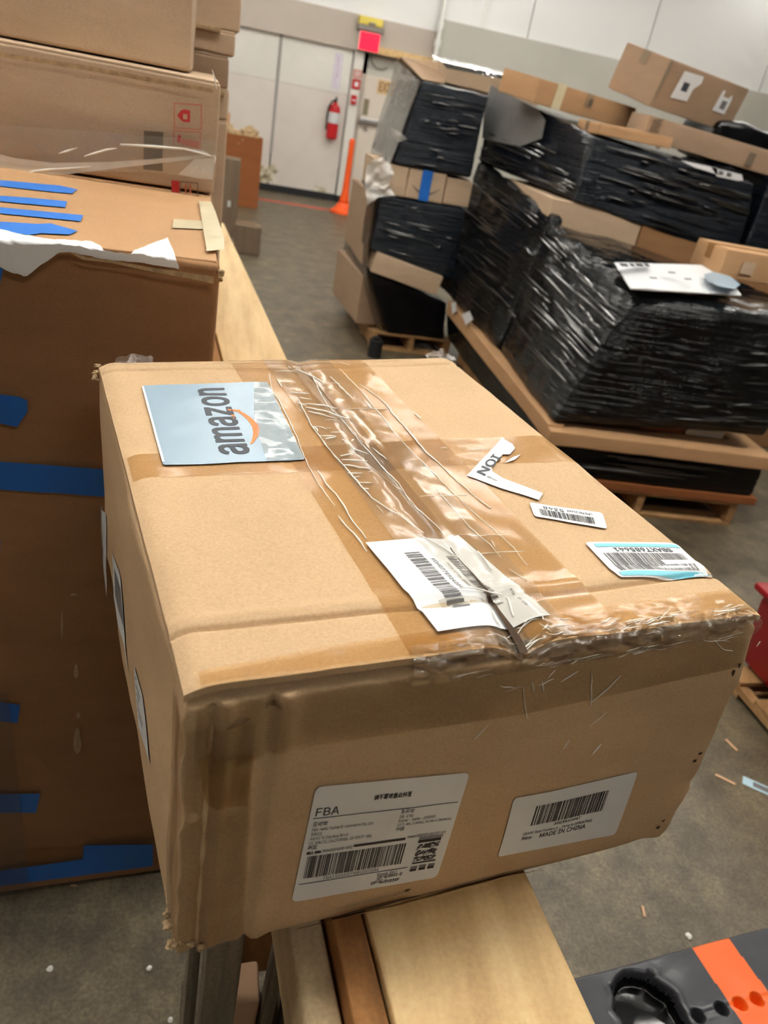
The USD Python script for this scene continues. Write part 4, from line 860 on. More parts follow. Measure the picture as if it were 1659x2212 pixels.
# clear wrap slung round the flat carton
wr = thing('clear_wrap', 'creased clear plastic wrap slung round the flat tan carton', 'plastic wrap')
def w2(name, px, m, off, **k): return obj(name, planesheet(px, on2, (0, -off, 0), **k), MAT[m], wr, smooth=True)
w2('film', [(0, 268), (200, 282), (330, 292), (462, 302), (468, 330), (460, 384), (430, 380), (330, 370), (210, 366), (120, 374), (0, 372)], 'clear_wrap', .016, size=.02, amp=.006, seed=3)
w2('fold', [(0, 328), (40, 338), (120, 348), (240, 346), (330, 340), (450, 330), (462, 334), (380, 345), (250, 360), (150, 372), (60, 376), (0, 372)], 'milky_wrap', .026, size=.012, amp=.007, seed=5)
w2('fold', [(262, 307), (330, 309), (390, 315), (440, 322), (455, 332), (400, 322), (330, 316), (262, 312)], 'milky_wrap', .026, size=.012, amp=.005, seed=6)
w2('fold', [(386, 372), (420, 340), (463, 336), (460, 383), (430, 381)], 'milky_wrap', .027, size=.012, amp=.012, seed=8)
def crs(lines, r, fn, off):
    return cat_([tube(np.array([fn(p) for p in ln]) + off, r * np.sin(np.linspace(.25, 2.9, len(ln))), 6) for ln in lines])
obj('crease', crs([[(262, 308), (300, 311), (340, 314), (380, 317), (410, 318)], [(186, 334), (210, 327), (235, 320), (256, 317)], [(132, 328), (150, 323), (172, 316)], [(55, 372), (80, 366), (110, 362), (150, 360), (200, 356)]], .0022, on2, (0, -.03, 0)), MAT['crease_glint'], wr, kind='stuff', smooth=True)  # near-white tubes paint bright highlight lines on the wrap folds
obj('crease', crs([[(412, 372), (420, 362), (428, 354)], [(436, 378), (440, 366), (443, 356)], [(395, 318), (420, 324), (448, 331), (462, 336)], [(462, 330), (465, 338), (463, 350)], [(458, 150), (464, 170), (468, 192)]], .0018, on2, (0, -.03, 0)), MAT['crease_glint'], wr, kind='stuff', smooth=True)
carton('carton', 'big plain tan carton at the top left corner, on the flat printed carton', (-.86, 1.86, Z2 + .208), (.825, .42, .62), 'kraft_side', tape=None, seed=6, bulge=.006)
obj2 = planesheet([(100, 118), (120, 112), (150, 116), (165, 128), (110, 122)], lambda p: at(p, y=1.83), (0, 0, 0), size=.01, amp=.01)
obj('film_scrap', obj2, MAT['milky_wrap'], wr, smooth=True)
# stacked flat cartons behind, on the beam
zs = [.970, 1.475, 1.555, 1.635, 1.695, 2.15]
labs = ['tall tan carton on the beam behind the flat printed carton', 'flat tan carton with a dark hand hole, second from the bottom of the rear stack', 'flat tan carton in the middle of the rear stack', 'flat tan carton with a pale cut edge, second from the top of the rear stack', 'tall tan carton on top of the rear stack']
for i in range(5):
    t = carton('carton', labs[i], (-.56 - .01 * i, 2.46 + .004 * i, zs[i]), (.622 + (.002, 0, -.006, .008, .018)[i] + .01 * i, .5, zs[i + 1] - zs[i] - .002), 'kraft_side' if i != 2 else 'kraft_grey', tape=None, seed=10 + i, bulge=.003, yaw=.0)
    if i == 1:
        obj('hand_hole_shade', rbox(.53, .56, -.012, -.004, .035, .055, .003), MAT['inside_dark'], t)  # dark block on the face paints the shade of the hole
    if i in (1, 3): obj('pale_edge', rbox(.01, .62, -.010, -.002, .060 - .01 * (i == 3), .072 - .01 * (i == 3), .002), MAT['kraft_worn'], t)

# ================================================================== THINGS BY THE FAR WALL
bb = thing('board_box', 'narrow brown open box holding crumpled packing paper by the far wall', 'cardboard box', (.224, 10.70, .003))
W_, H_ = .505, .85
for nm, b in (('front_panel', rbox(0, W_, 0, .012, 0, H_, .003)), ('back_panel', rbox(0, W_, .20, .212, 0, H_, .003)), ('side_panel', rbox(0, .012, .012, .2, 0, H_, .003)), ('side_panel', rbox(W_ - .012, W_, .012, .2, 0, H_, .003)), ('bottom_panel', rbox(.012, W_ - .012, .012, .2, 0, .012, .003))):
    obj(nm, b, MAT['board_brown'], bb)
def crumple(loc, s, seed):
    s = s * .72
    a = trimesh.creation.icosphere(3, s); v = np.array(a.vertices); d = 1 + 1.3 * (fbm(v / s * 2.2 + seed, 4, seed) - .5); d += .35 * (np.abs(noise(v / s * 5, seed) - .5)); a.vertices = v * d[:, None] * [1.15, .8, 1.2] + np.array(loc); return a
for i, (x, z, s) in enumerate(((.08, .83, .11), (.20, .80, .10), (.33, .86, .11), (.40, .80, .09))):
    tag(obj('packing_paper', crumple((.224 + x, 10.70 + .075, z), s, 3 + i), MAT['kraft_worn'], smooth=20), ['crumpled tan packing paper, leftmost lump in the narrow brown box', 'crumpled tan packing paper, second lump from the left in the brown box', 'crumpled tan packing paper, tallest lump in the narrow brown box', 'crumpled tan packing paper, rightmost lump in the narrow brown box'][i], 'packing paper')
t = carton('carton', 'narrow upright brown carton standing on the floor behind the tall carton', (.06, 8.62, .003), (.31, .3, .76), 'crate_grey', seed=20, bulge=.004, yaw=-.08)
obj('label', bx(.215, .245, -.011, -.009, .30, .36), MAT['label_grey'], t); obj('label', bx(.08, .155, -.011, -.009, -.0 + .02, .12), MAT['label_grey'], t)
carton('carton', 'low brown carton on the floor beside the narrow upright carton', (.335, 7.83, .003), (.255, .3, .262), 'crate_grey', seed=21, bulge=.003, yaw=-.05)
carton('carton', 'brown carton showing behind the crumpled packing paper', (-.05, 11.05, .003), (.36, .3, 1.05), 'kraft_orange', seed=22, bulge=.003)
# cone post
cp = thing('cone_post', 'tall orange traffic post standing on its round base by the door', 'traffic cone', (2.02, 11.56, 0))
obj('post', lathe([(0, .12), (.075, .12), (.068, .2), (.05, .3), (.044, .5), (.040, .9), (.042, .93), (.042, .97), (.02, .995), (0, .998)], 20), MAT['cone_orange'], cp, smooth=True)
obj('base', lathe([(0, 0), (.19, 0), (.19, .03), (.15, .05), (.11, .10), (.085, .14), (0, .14)], 20), MAT['cone_orange'], cp, smooth=30)
fa, fb_ = at((556, 430), z=0), at((745, 462), z=0)
tag(obj('floor_tape', rbox(-1.5, 2.0, fa[1] - .05, fa[1] + .10, 0, .002, .0005, .2), MAT['floor_tape_red']), 'worn red tape line on the floor along the far wall', 'floor tape')
# fire extinguisher
fx = thing('fire_extinguisher', 'red fire extinguisher with a pale label hanging on the white wall', 'fire extinguisher', (1.87, YW - .115, .88))
obj('cylinder', lathe([(0, 0), (.07, 0), (.085, .02), (.085, .40), (.07, .45), (.03, .48), (.03, .50), (0, .50)], 20), MAT['safety_red'], fx, smooth=30)
obj('label', lathe([(.0862, .22), (.0868, .225), (.0868, .36), (.0862, .365)], 20), MAT['label_grey'], fx)
obj('valve', cat_([lathe([(0, .50), (.022, .50), (.022, .54), (0, .54)], 12)]), MAT['rubber_black'], fx)
obj('handle', rbox(-.012, .012, -.09, .02, .54, .556, .004), MAT['rubber_black'], fx); obj('lever', rbox(-.010, .010, -.085, .015, .565, .575, .003), MAT['rubber_black'], fx)
obj('hose', tube([(0, 0, .52), (-.05, -.01, .51), (-.095, 0, .42), (-.10, .01, .28), (-.095, .01, .12)], .012, 8), MAT['rubber_black'], fx, smooth=True)
obj('bracket', rbox(-.05, .05, .085, .10, .10, .46, .003), MAT['steel'], fx)
s_ = thing('extinguisher_sign', 'tall narrow white sign with violet print above the fire extinguisher', 'sign', (1.79, YW - .006, 1.55))
obj('plate', bx(0, .125, -.006, 0, 0, .46), MAT['label_white'], s_); obj('print_frame', cat_([bx(.008, .117, -.008, -.006, .008, .016), bx(.008, .117, -.008, -.006, .444, .452), bx(.008, .016, -.008, -.006, .016, .444), bx(.109, .117, -.008, -.006, .016, .444)]), MAT['sign_violet'], s_)
m = text_mesh('EXTINGUISHER', .05, .002, True); v = np.array(m.vertices); v[:, 0] *= .40 / v[:, 0].max(); obj('lettering', trimesh.Trimesh(np.column_stack([.085 - v[:, 1], -.006 - v[:, 2], .03 + v[:, 0]]), m.faces, process=False), MAT['sign_violet'], s_)
s_ = thing('fire_sign', 'red and white sign on the white column beside the door', 'sign', (2.085, YW - .056, 1.60))
obj('plate', bx(0, .125, -.006, 0, 0, .13), MAT['safety_red'], s_); obj('white_square', bx(.04, .095, -.009, -.006, .035, .095), MAT['label_white'], s_); obj('top_plate', bx(0, .125, -.006, 0, .15, .25), MAT['print_pale_red'], s_)
for z in (.17, .195, .22): obj('lettering', bx(.015, .11, -.009, -.006, z, z + .012), MAT['label_white'], s_)
s_ = thing('alarm_pull', 'small red fire alarm pull box on the white column', 'fire alarm', (2.10, YW - .054, 1.40))
obj('case', rbox(0, .08, -.05, 0, 0, .12, .01), MAT['safety_red'], s_); obj('pull_handle', rbox(.015, .065, -.06, -.05, .04, .06, .004), MAT['label_white'], s_)
# exit sign with emergency lamp unit
ex = thing('exit_sign', 'glowing red exit sign below a yellow and grey lamp unit over the door', 'exit sign', (2.10, YW - .075, 2.13))
obj('sign_box', rbox(-.02, .29, -.10, 0, -.03, .21, .012), MAT['conduit_white'], ex)
obj('red_face', rbox(-.01, .28, -.112, -.1005, -.02, .20, .006), MAT['exit_red'], ex)
obj('lamp_unit', rbox(-.06, .33, -.13, 0, .215, .285, .012), MAT['cable_grey'], ex); obj('yellow_cover', rbox(-.05, .30, -.11, 0, .286, .39, .015), MAT['lamp_yellow'], ex); obj('lens', rbox(.09, .19, -.13, -.111, .295, .325, .006), MAT['cable_grey'], ex)
obj('mount', rbox(.05, .2, -.01, .006, .0, .3, .003), MAT['conduit_white'], ex)
tag(obj('cable', tube([(2.33, YW + .045, 2.07), (2.35, YW + .03, 1.99), (2.42, YW + .03, 1.93), (2.52, YW + .03, 1.92), (2.60, YW + .04, 1.96)], .010, 8), MAT['cable_grey'], smooth=True), 'thin grey cable hanging in a loop above the door', 'cable')

# ================================================================== WRAPPED PALLET LOADS (right)
def film_part(t, name, C, m='film_black', r=.02, step=.05, amp=.012, rib=.003, seed=0, label=None, fn=None):
    return obj(name, hexa(np.asarray(C, float), r=r, step=step, amp=amp, rib=rib, seed=seed, fn=fn), MAT[m], t, label=label, smooth=60)
def front_back(fb, depth):
    """block from its four front corners (BL, BR, TR, TL) and a depth vector, or a pair of them (bottom, top)"""
    bl, br, tr, tl_ = [np.array(p, float) for p in fb]; dl, dr = (depth if np.ndim(depth) == 2 else (depth, depth)); dl, dr = np.array([*dl[:2], 0.]), np.array([*dr[:2], 0.])
    C = np.zeros((2, 2, 2, 3)); C[0, 0, 0], C[1, 0, 0], C[1, 0, 1], C[0, 0, 1] = bl, br, tr, tl_
    C[0, 1] = C[0, 0] + dl; C[1, 1] = C[1, 0] + dr; return C

# ---- near load, front pallet (B1)
pallet('worn wooden pallet under the near black-wrapped load, its corner showing at the right', (1.67, 2.95, 0), -.097, 1.06, 1.0)
w1 = thing('stretch_wrap', 'glossy black stretch wrap round the nearest pallet load, with a white sheet on top', 'plastic wrap')
tag(obj('base_board', hexa(corners((1.63, 2.94), (2.80, 2.825), (.097, 1.0), .137, .178), r=.003, step=.2), MAT['board_brown']), 'dark brown board on the pallet under the nearest wrapped load', 'board')
film_part(w1, 'lower_film', front_back([(1.655, 2.945, .18), (2.775, 2.835, .18), (2.765, 2.838, .345), (1.60, 2.948, .35)], (.10, 1.0)), 'film_black', seed=1, rib=.003, amp=.006, label='lower band of black film')
film_part(w1, 'side_film', np.array([[[(1.655, 2.95, .18), (1.605, 2.95, .355)], [(1.76, 5.05, .18), (1.715, 5.05, .355)]], [[(1.72, 2.95, .18), (1.67, 2.95, .355)], [(1.80, 5.05, .18), (1.75, 5.05, .355)]]]), 'film_black', seed=2, rib=.002, amp=.005, label='low band of black film along the left side')
t = carton('carton', 'long tan carton lying flat between the two black film bands of the nearest load', (1.60, 2.90, .352), (1.16, 1.02, .075), 'kraft_orange', yaw=-.097, tape=None, seed=30, flaps=False)
side_l = np.array([.17, 1.08])
Bm = front_back([(1.61, 2.945, .435), (2.70, 2.84, .50), (2.76, 2.83, 1.10), (1.83, 2.92, 1.03)], (side_l, (.12, 1.05)))
Bm[0, 1, 1] = (1.80, 4.00, 1.20); Bm[1, 1, 1] = (2.86, 3.90, 1.07); Bm[0, 1, 0] = (1.715, 4.02, .44)
film_part(w1, 'upper_film', Bm, 'film_black', r=.05, step=.04, seed=3, amp=.022, rib=.003, label='broad band of black film')
tag(obj('display_sheet', hexa(np.array([[[(1.79, 2.945, 1.08), (1.79, 2.945, 1.086)], [(1.86, 3.27, 1.125), (1.86, 3.27, 1.131)]], [[(2.37, 2.99, 1.11), (2.37, 2.99, 1.116)], [(2.64, 3.60, 1.14), (2.64, 3.60, 1.146)]]]), r=.002, step=.05, amp=.006, seed=4), MAT['label_white']), 'white printed sheet lying on top of the nearest black-wrapped load', 'sheet')
for q_, nm, m_ in (([(1540, 585), (1575, 598), (1598, 622), (1570, 630), (1535, 618), (1515, 596)], 'print_patch', 'sticker_blue'),):
    pass
onS = lambda p: at(p, z=1.132)
sheetp = stage.GetPrimAtPath('/World/display_sheet')
obj('print_patch', planesheet([(1518, 598), (1540, 592), (1575, 602), (1597, 620), (1585, 630), (1550, 624), (1525, 612)], onS, (0, 0, .012)), MAT['sticker_blue'], sheetp, label='pale blue printed oval')
for a_, b_ in ((1335, 1352), (1356, 1366), (1369, 1385), (1388, 1398)): obj('print_mark', planesheet([(a_, 574), (b_, 575), (b_ + 5, 582), (a_ + 5, 581)], onS, (0, 0, .012)), MAT['print_black'], sheetp)
for a_, y_ in ((1400, 604), (1475, 606), (1440, 592)): obj('print_mark', planesheet([(a_, y_), (a_ + 16, y_ + 1), (a_ + 18, y_ + 5), (a_ + 2, y_ + 4)], onS, (0, 0, .012)), MAT['print_grey'], sheetp)
t = carton('carton', 'tan carton at the right on top of the nearest black-wrapped load', (2.49, 3.36, 1.125), (.62, .3, .13), 'kraft_orange', yaw=-.08, seed=31, bulge=.004)
obj('label', bx(.10, .17, -.011, -.009, .03, .09), MAT['kraft_side'], t)
# goods showing between the bands on the right, and labels on the left side of the long carton
tag(obj('dark_package', hexa(corners((2.12, 2.995), (2.34, 2.975), (.02, .12), .43, .515), r=.008, step=.05, amp=.003), MAT['safety_red' if False else 'board_brown']), 'small dark reddish package peeping out under the black film', 'package')
tag(obj('white_package', hexa(corners((2.36, 2.975), (2.56, 2.955), (.02, .12), .43, .515), r=.008, step=.05, amp=.003), MAT['label_grey']), 'small white package peeping out under the black film', 'package')
def onBL(p): return atplane(p, (1.598, 2.95), np.array([.9986, -.0524]))
lc = stage.GetPrimAtPath('/World/carton_007')
tag(obj('side_carton', hexa(np.array([[[(1.615, 2.95, .36), (1.615, 2.95, .435)], [(1.725, 5.05, .36), (1.725, 5.05, .45)]], [[(1.70, 2.95, .36), (1.70, 2.95, .435)], [(1.80, 5.05, .36), (1.80, 5.05, .45)]]]) - np.array([.012, 0, 0]), r=.006, step=.12, amp=.006, seed=5), MAT['kraft_orange']), 'long low tan carton edge along the left side of the near load', 'cardboard box')
sc_ = stage.GetPrimAtPath('/World/side_carton')
for px in ([(978, 655), (988, 652), (990, 672), (980, 680)], [(1001, 680), (1018, 672), (1026, 690), (1010, 703)]): obj('label', planesheet(px, onBL, (-.012, 0, 0)), MAT['label_white'], sc_)

# ---- near load, rear pallet (B2)
pallet('wooden pallet under the rear half of the near black-wrapped load', (1.80, 4.10, 0), -.09, 1.05, 1.0)
w2_ = thing('stretch_wrap', 'black stretch wrap round the tall rear half of the near load, ribbed and shiny', 'plastic wrap')
film_part(w2_, 'lower_film', front_back([(1.755, 4.06, .14), (2.90, 3.98, .14), (2.92, 3.98, 1.02), (1.81, 4.06, 1.02)], (.10, 1.30)), 'film_black', r=.03, seed=11, rib=.003, amp=.018, label='lower black film')
t = carton('carton', 'tan carton showing below the ribbed black film, left of its front', (1.84, 4.07, 1.022), (.55, .9, .27), 'kraft_side', yaw=-.075, seed=32, flaps=False, bulge=.004)
t = carton('carton', 'tan carton showing below the ribbed black film, right of its front', (2.395, 4.025, 1.022), (.60, .9, .25), 'kraft_dark', yaw=-.075, seed=33, flaps=False, bulge=.004)
Bu = front_back([(1.955, 4.045, 1.295), (3.03, 3.97, 1.145), (2.955, 3.97, 1.545), (1.975, 4.045, 1.615)], ((-.125, 1.36), (.08, 1.25)))
Bu[0, 1, 0][2] = 1.33; Bu[0, 1, 1] = (1.845, 5.41, 1.765); Bu[1, 1, 1][2] = 1.6
film_part(w2_, 'upper_film', Bu, 'film_blue', r=.015, step=.04, seed=12, amp=.012, rib=.003, label='ribbed upper band of black film')
film_part(w2_, 'side_film', np.array([[[(1.70, 4.0, .46), (1.845, 4.0, 1.20)], [(1.72, 5.38, .46), (1.815, 5.40, 1.34)]], [[(1.80, 4.0, .46), (1.9, 4.0, 1.20)], [(1.85, 5.38, .46), (1.9, 5.40, 1.34)]]]), 'film_black', r=.03, step=.05, seed=13, amp=.02, rib=.003, label='black film on the left side')
nB = np.array([1.36, .125]); nB /= np.linalg.norm(nB)
onU = lambda p: atplane(p, (1.965, 4.045), nB)
film_part
obj('film_flap', planesheet([(1066, 184), (1170, 238), (1186, 262), (1178, 300), (1130, 318), (1048, 300), (1052, 250)], onU, (-.022, -.004, 0), size=.05, amp=.004), MAT['film_grey'], w2_, label='grey flap of film standing up at the left', smooth=True)
film_part(w2_, 'right_film', corners((3.04, 3.97), (3.95, 3.90), (.08, 1.1), 1.10, 1.60), 'film_blue', r=.02, seed=14, amp=.015, rib=.003, label='black film on the right')
tag(obj('support_carton', hexa(corners((2.98, 4.0), (3.9, 3.93), (.08, 1.0), 0, 1.10), r=.01, step=.2, amp=.004), MAT['kraft_dark']), 'tall tan carton under the black film at the right edge', 'cardboard box')
# loose cartons on top of the near load
t = carton('carton', 'flat tan open carton, lowest of the loose ones on the near load', (1.985, 4.06, 1.625), (.42, .36, .055), 'kraft_orange', yaw=-.12, pit=.02, seed=40, bulge=.002, tape='clear_tape')
tB = carton('carton', 'long shallow carton with a clear tape end, behind the flat open one', (1.784, 4.549, 1.719), (.80, .35, .123), 'kraft_orange', yaw=.301, roll=.045, pit=.088, seed=41, bulge=.003, tape='clear_tape', seam='y')
obj('end_tape', bx(.135, .20, -.0085, -.0075, 0, .131), MAT['masking_cream'], tB); obj('print_mark', bx(.40, .43, -.0085, -.0075, .06, .10), MAT['print_brown'], tB)
tC = carton('carton', 'long shallow tan carton with dark lettering, in front of the tall labelled carton', (2.315, 4.19, 1.648), (.85, .39, .118), 'kraft_grey', yaw=-.234, roll=.076, pit=.026, seed=42, bulge=.003, tape=None)
m = text_mesh('FBA', .05, .001, True); v = np.array(m.vertices); obj('lettering', trimesh.Trimesh(np.column_stack([.075 - v[:, 1], -.009 - v[:, 2], .012 + v[:, 0] * .8]), m.faces, process=False), MAT['print_brown'], tC)
obj('print_mark', bx(.60, .64, -.0095, -.0085, .02, .085), MAT['print_brown'], tC)
tag(obj('white_card', planesheet([(1532, 360), (1598, 376), (1601, 392), (1544, 380)], lambda p: at(p, y=4.0), (0, -.02, 0)), MAT['label_white']), 'small white printed card under the long lettered carton', 'card')
wc = stage.GetPrimAtPath('/World/white_card')
for px in ([(1552, 368), (1562, 370), (1563, 377), (1553, 375)], [(1570, 372), (1580, 374), (1581, 381), (1571, 379)]): obj('print_mark', planesheet(px, lambda p: at(p, y=3.975), (0, -.002, 0)), MAT['print_grey'], wc)
tag(obj('foam_strip', planesheet([(1465, 345), (1545, 362), (1545, 376), (1495, 360)], lambda p: at(p, y=4.0), (0, -.02, 0)), MAT['foam_white']), 'white strip sticking out under the long lettered carton', 'packing foam')
tD = carton('carton', 'tan carton with two white labels, tilted on top of the near load', (2.473, 4.50, 1.817), (.714, .398, .247), 'kraft_grey', yaw=.266, roll=.057, pit=.176, seed=43, bulge=.004, tape='clear_tape', seam='x')
obj('label', prism([(.115, .075), (.255, .085), (.258, .15), (.30, .19), (.292, .225), (.13, .218)], 0, .001).apply_transform(trimesh.transformations.rotation_matrix(math.pi / 2, (1, 0, 0))).apply_translation((0, -.0085, 0)), MAT['label_white'], tD, label='white label with a peeled corner')
obj('print_block', bx(.165, .215, -.0112, -.0100, .125, .17), MAT['print_slate'], tD)
obj('label', prism([(.485, .085), (.60, .085), (.60, .165), (.585, .19), (.57, .168), (.52, .168), (.515, .20), (.495, .195)], 0, .001).apply_transform(trimesh.transformations.rotation_matrix(math.pi / 2, (1, 0, 0))).apply_translation((0, -.0085, 0)), MAT['label_white'], tD, label='smaller torn white label')
obj('print_block', bx(.53, .575, -.0112, -.0100, .105, .15), MAT['print_grey'], tD)
obj('edge_tape', bx(-.0072, .02, -.0090, -.0080, 0, .248), MAT['clear_tape'], tD)
tag(obj('black_film_bundle', hexa(corners((3.02, 4.6), (3.9, 4.5), (.05, .5), (1.602), (1.83)), r=.04, step=.06, amp=.03, seed=44), MAT['film_flat'], smooth=60), 'folded black film behind the tilted labelled carton', 'plastic wrap')

# stiff stretched ridges of the film that catch the lamps
def face_patch(a, b, c_, d, out):
    a, b, c_, d = [np.array(q_, float) for q_ in (a, b, c_, d)]      # a-b along the bottom, d-c along the top
    n_ = np.array(out, float)
    def P(s_, t_, o_=.0):
        s_, t_ = np.asarray(s_)[:, None], np.asarray(t_)[:, None]; return a * (1 - s_) * (1 - t_) + b * s_ * (1 - t_) + c_ * s_ * t_ + d * (1 - s_) * t_ + n_ * o_
    return P
def film_ridges(t, P, n, s_rng, t_rng, lo, hi, r, off, seed, slope=.02):
    R = np.random.default_rng(seed); ms = []
    for _ in range(n):
        s0_, t0_, L_ = R.uniform(*s_rng), R.uniform(*t_rng), R.uniform(lo, hi); k = np.linspace(0, 1, 12)
        s_ = np.clip(s0_ + L_ * (k - .5), .01, .99); t_ = t0_ + slope * L_ * (k - .5) * R.normal(1, 1) + .004 * np.sin(k * R.uniform(2, 6) + R.uniform(0, 6))
        ms.append(tube(P(s_, t_, off), r * R.uniform(.5, 1.3) * (.25 + .75 * np.sin(np.pi * np.linspace(.03, .97, 12))), 8))
    obj('film_ridge', cat_(ms), MAT['film_ridge'], t, kind='stuff', smooth=True)
film_ridges(w2_, face_patch(Bu[0, 0, 0], Bu[1, 0, 0], Bu[1, 0, 1], Bu[0, 0, 1], (-.08, -1, 0)), 46, (.15, .95), (.06, .94), .05, .40, .006, .012, 1)
film_ridges(w2_, face_patch(Bu[0, 1, 0], Bu[0, 0, 0], Bu[0, 0, 1], Bu[0, 1, 1], (-1, -.09, 0)), 34, (.1, .9), (.05, .6), .08, .40, .007, .014, 2)
film_ridges(w2_, face_patch((1.72, 5.38, .46), (1.70, 4.0, .46), (1.845, 4.0, 1.2), (1.815, 5.4, 1.34), (-1, -.05, 0)), 40, (.05, .95), (.15, .95), .08, .45, .008, .016, 3)
film_ridges(w1, face_patch(Bm[0, 1, 0], Bm[0, 0, 0], Bm[0, 0, 1], Bm[0, 1, 1], (-1, -.1, .1)), 46, (.05, .9), (.25, .97), .08, .5, .007, .022, 4)
film_ridges(w1, face_patch(Bm[0, 0, 0], Bm[1, 0, 0], Bm[1, 0, 1], Bm[0, 0, 1], (-.1, -1, .05)), 26, (.6, .95), (.1, .85), .05, .22, .0035, .020, 5)
film_ridges(w1, face_patch((1.655, 2.945, .18), (2.775, 2.835, .18), (2.765, 2.838, .345), (1.62, 2.948, .35), (-.1, -1, 0)), 9, (.35, .7), (.35, .85), .25, .55, .008, .008, 6, slope=0)

# ---- far load (A)
pallet('wooden pallet under the far black-wrapped load by the aisle', (1.24, 5.17, 0), .0, .60, 1.1)
wA = thing('stretch_wrap', 'black stretch wrap with clear film at its side round the far load near the door', 'plastic wrap')
ya = 5.15
def fa_(px): return at(px, y=ya)
dv = (.03, 1.0)
film_part(wA, 'upper_film', front_back([fa_((849, 352)), (1.72, ya, 1.235), fa_((1059, 206)), fa_((913, 175))], (.05, 1.0)), 'film_blue', r=.02, seed=21, amp=.014, rib=.002, label='upper band of black film')
film_part(wA, 'middle_film', front_back([fa_((800, 542)), (1.76, ya, .56), (1.73, ya, 1.045), fa_((822, 422))], (.05, 1.0)), 'film_blue', r=.02, seed=22, amp=.014, rib=.002, label='middle band of black film')
film_part(wA, 'lower_film', front_back([(1.34, ya, .14), (1.78, ya, .14), (1.74, ya, .40), (1.14, ya, .56)], (.0, 1.0)), 'film_flat', r=.02, seed=23, amp=.012, rib=.003, label='lower band of black film')
film_ridges(wA, face_patch(fa_((849, 352)), (1.72, ya, 1.235), fa_((1059, 206)), fa_((913, 175)), (0, -1, 0)), 16, (.1, .9), (.05, .9), .05, .35, .006, .012, 7)
film_ridges(wA, face_patch(fa_((800, 542)), (1.76, ya, .56), (1.73, ya, 1.045), fa_((822, 422)), (0, -1, 0)), 16, (.1, .9), (.05, .9), .05, .35, .006, .012, 8)
carton('carton', 'tan carton slumping out between the two lower film bands of the far load', (1.145, 5.13, .555), (.50, .9, .14), 'kraft_side', yaw=-.02, roll=.20, seed=50, flaps=False, bulge=.004)
t = carton('carton', 'tan carton at the left of the row of three in the far load', (1.115, 5.17, 1.05), (.185, .6, .19), 'kraft_side', seed=51, flaps=False, bulge=.003)
tE = carton('carton', 'tan carton with a dark smile mark and blue tape, middle of the row of three', (1.305, 5.165, 1.05), (.255, .6, .185), 'kraft_side', seed=52, flaps=False, bulge=.003)
x_ = np.linspace(0, 1, 13); xx, zz, th_ = .03 + .19 * x_, .085 - .04 * np.sin(np.pi * x_), .003 + .008 * np.sin(np.pi * x_)
sm_ = prism(np.vstack([np.column_stack([xx, zz]), np.column_stack([xx, zz - th_])[::-1]]), 0, .001).apply_transform(trimesh.transformations.rotation_matrix(math.pi / 2, (1, 0, 0))).apply_translation((0, -.0065, 0))
obj('smile_mark', sm_, MAT['print_slate'], tE); obj('blue_tape', bx(.085, .155, -.0095, -.0080, 0, .185), MAT['painter_blue_deep'], tE)
carton('carton', 'tan carton at the right of the row of three in the far load', (1.565, 5.17, 1.05), (.185, .6, .17), 'kraft_side', seed=53, flaps=False, bulge=.003)
carton('carton', 'tall tan carton at the left side of the far load, low down behind clear film', (1.13, 5.30, .14), (.22, .85, .35), 'kraft_grey', yaw=.06, seed=54, flaps=False, bulge=.006)
carton('carton', 'tan carton at the left side of the far load, above the tall low one', (1.10, 5.30, .565), (.05, .85, .46), 'kraft_grey', yaw=-.02, seed=55, flaps=False, bulge=.002)
lo_ = [(1.278, ya, 1.725), (1.178, ya, 1.255), (1.105, ya, 1.045), (1.118, ya, .70), (1.19, ya, .40), (1.33, ya, .14)]
hi_ = [(1.335, 6.2, 1.84), (1.25, 6.2, 1.30), (1.225, 6.2, .98), (1.165, 6.2, .62), (1.150, 6.2, .38), (1.20, 6.2, .14)]
def ruled(a, b, n=14, amp=.02, seed=0, off=-.012):
    a, b = np.array(a, float), np.array(b, float); k = len(a); s = np.linspace(0, k - 1, k * 5)
    A_, B_ = [np.column_stack([np.interp(s, np.arange(k), q_[:, i]) for i in range(3)]) for q_ in (a, b)]
    f = np.linspace(0, 1, n)[:, None, None]; P = A_[None] * (1 - f) + B_[None] * f; P = P.reshape(-1, 3)
    P[:, 0] += off - amp * (fbm(P * 6, 3, seed)); m_ = len(s); idx = np.arange(n * m_).reshape(n, m_)
    q_ = np.stack([idx[:-1, :-1], idx[1:, :-1], idx[1:, 1:], idx[:-1, 1:]], -1).reshape(-1, 4); return trimesh.Trimesh(P, np.vstack([q_[:, [0, 1, 2]], q_[:, [0, 2, 3]]]), process=False)
obj('side_film', ruled(lo_[:3], hi_[:3], seed=3, amp=.02, off=0), MAT['smoky_wrap'], wA, label='smoky clear film on the left side', smooth=True)
obj('side_film', ruled(lo_[2:], hi_[2:], seed=4, amp=.03), MAT['smoky_wrap'], wA, label='smoky clear film on the left side', smooth=True)
obj('film_bunch', planesheet([(800, 345), (835, 335), (848, 372), (838, 395), (850, 420), (815, 425), (792, 440), (785, 400), (790, 360)], lambda p: at(p, y=5.06), (0, 0, 0), size=.015, amp=.07, seed=5), MAT['milky_wrap'], wA, label='bunched shiny clear film', smooth=True)
obj('film_bunch', planesheet([(842, 275), (862, 285), (878, 300), (860, 306), (846, 298)], lambda p: at(p, y=5.10), (0, 0, 0), size=.015, amp=.05, seed=6), MAT['milky_wrap'], wA, smooth=True)
tF_ = carton('carton', 'flat tan carton under clear film on top of the far load', (1.463, 5.55, 1.755), (1.0, .40, .105), 'kraft_side', yaw=.40, roll=.02, seed=56, bulge=.003, tape=None)
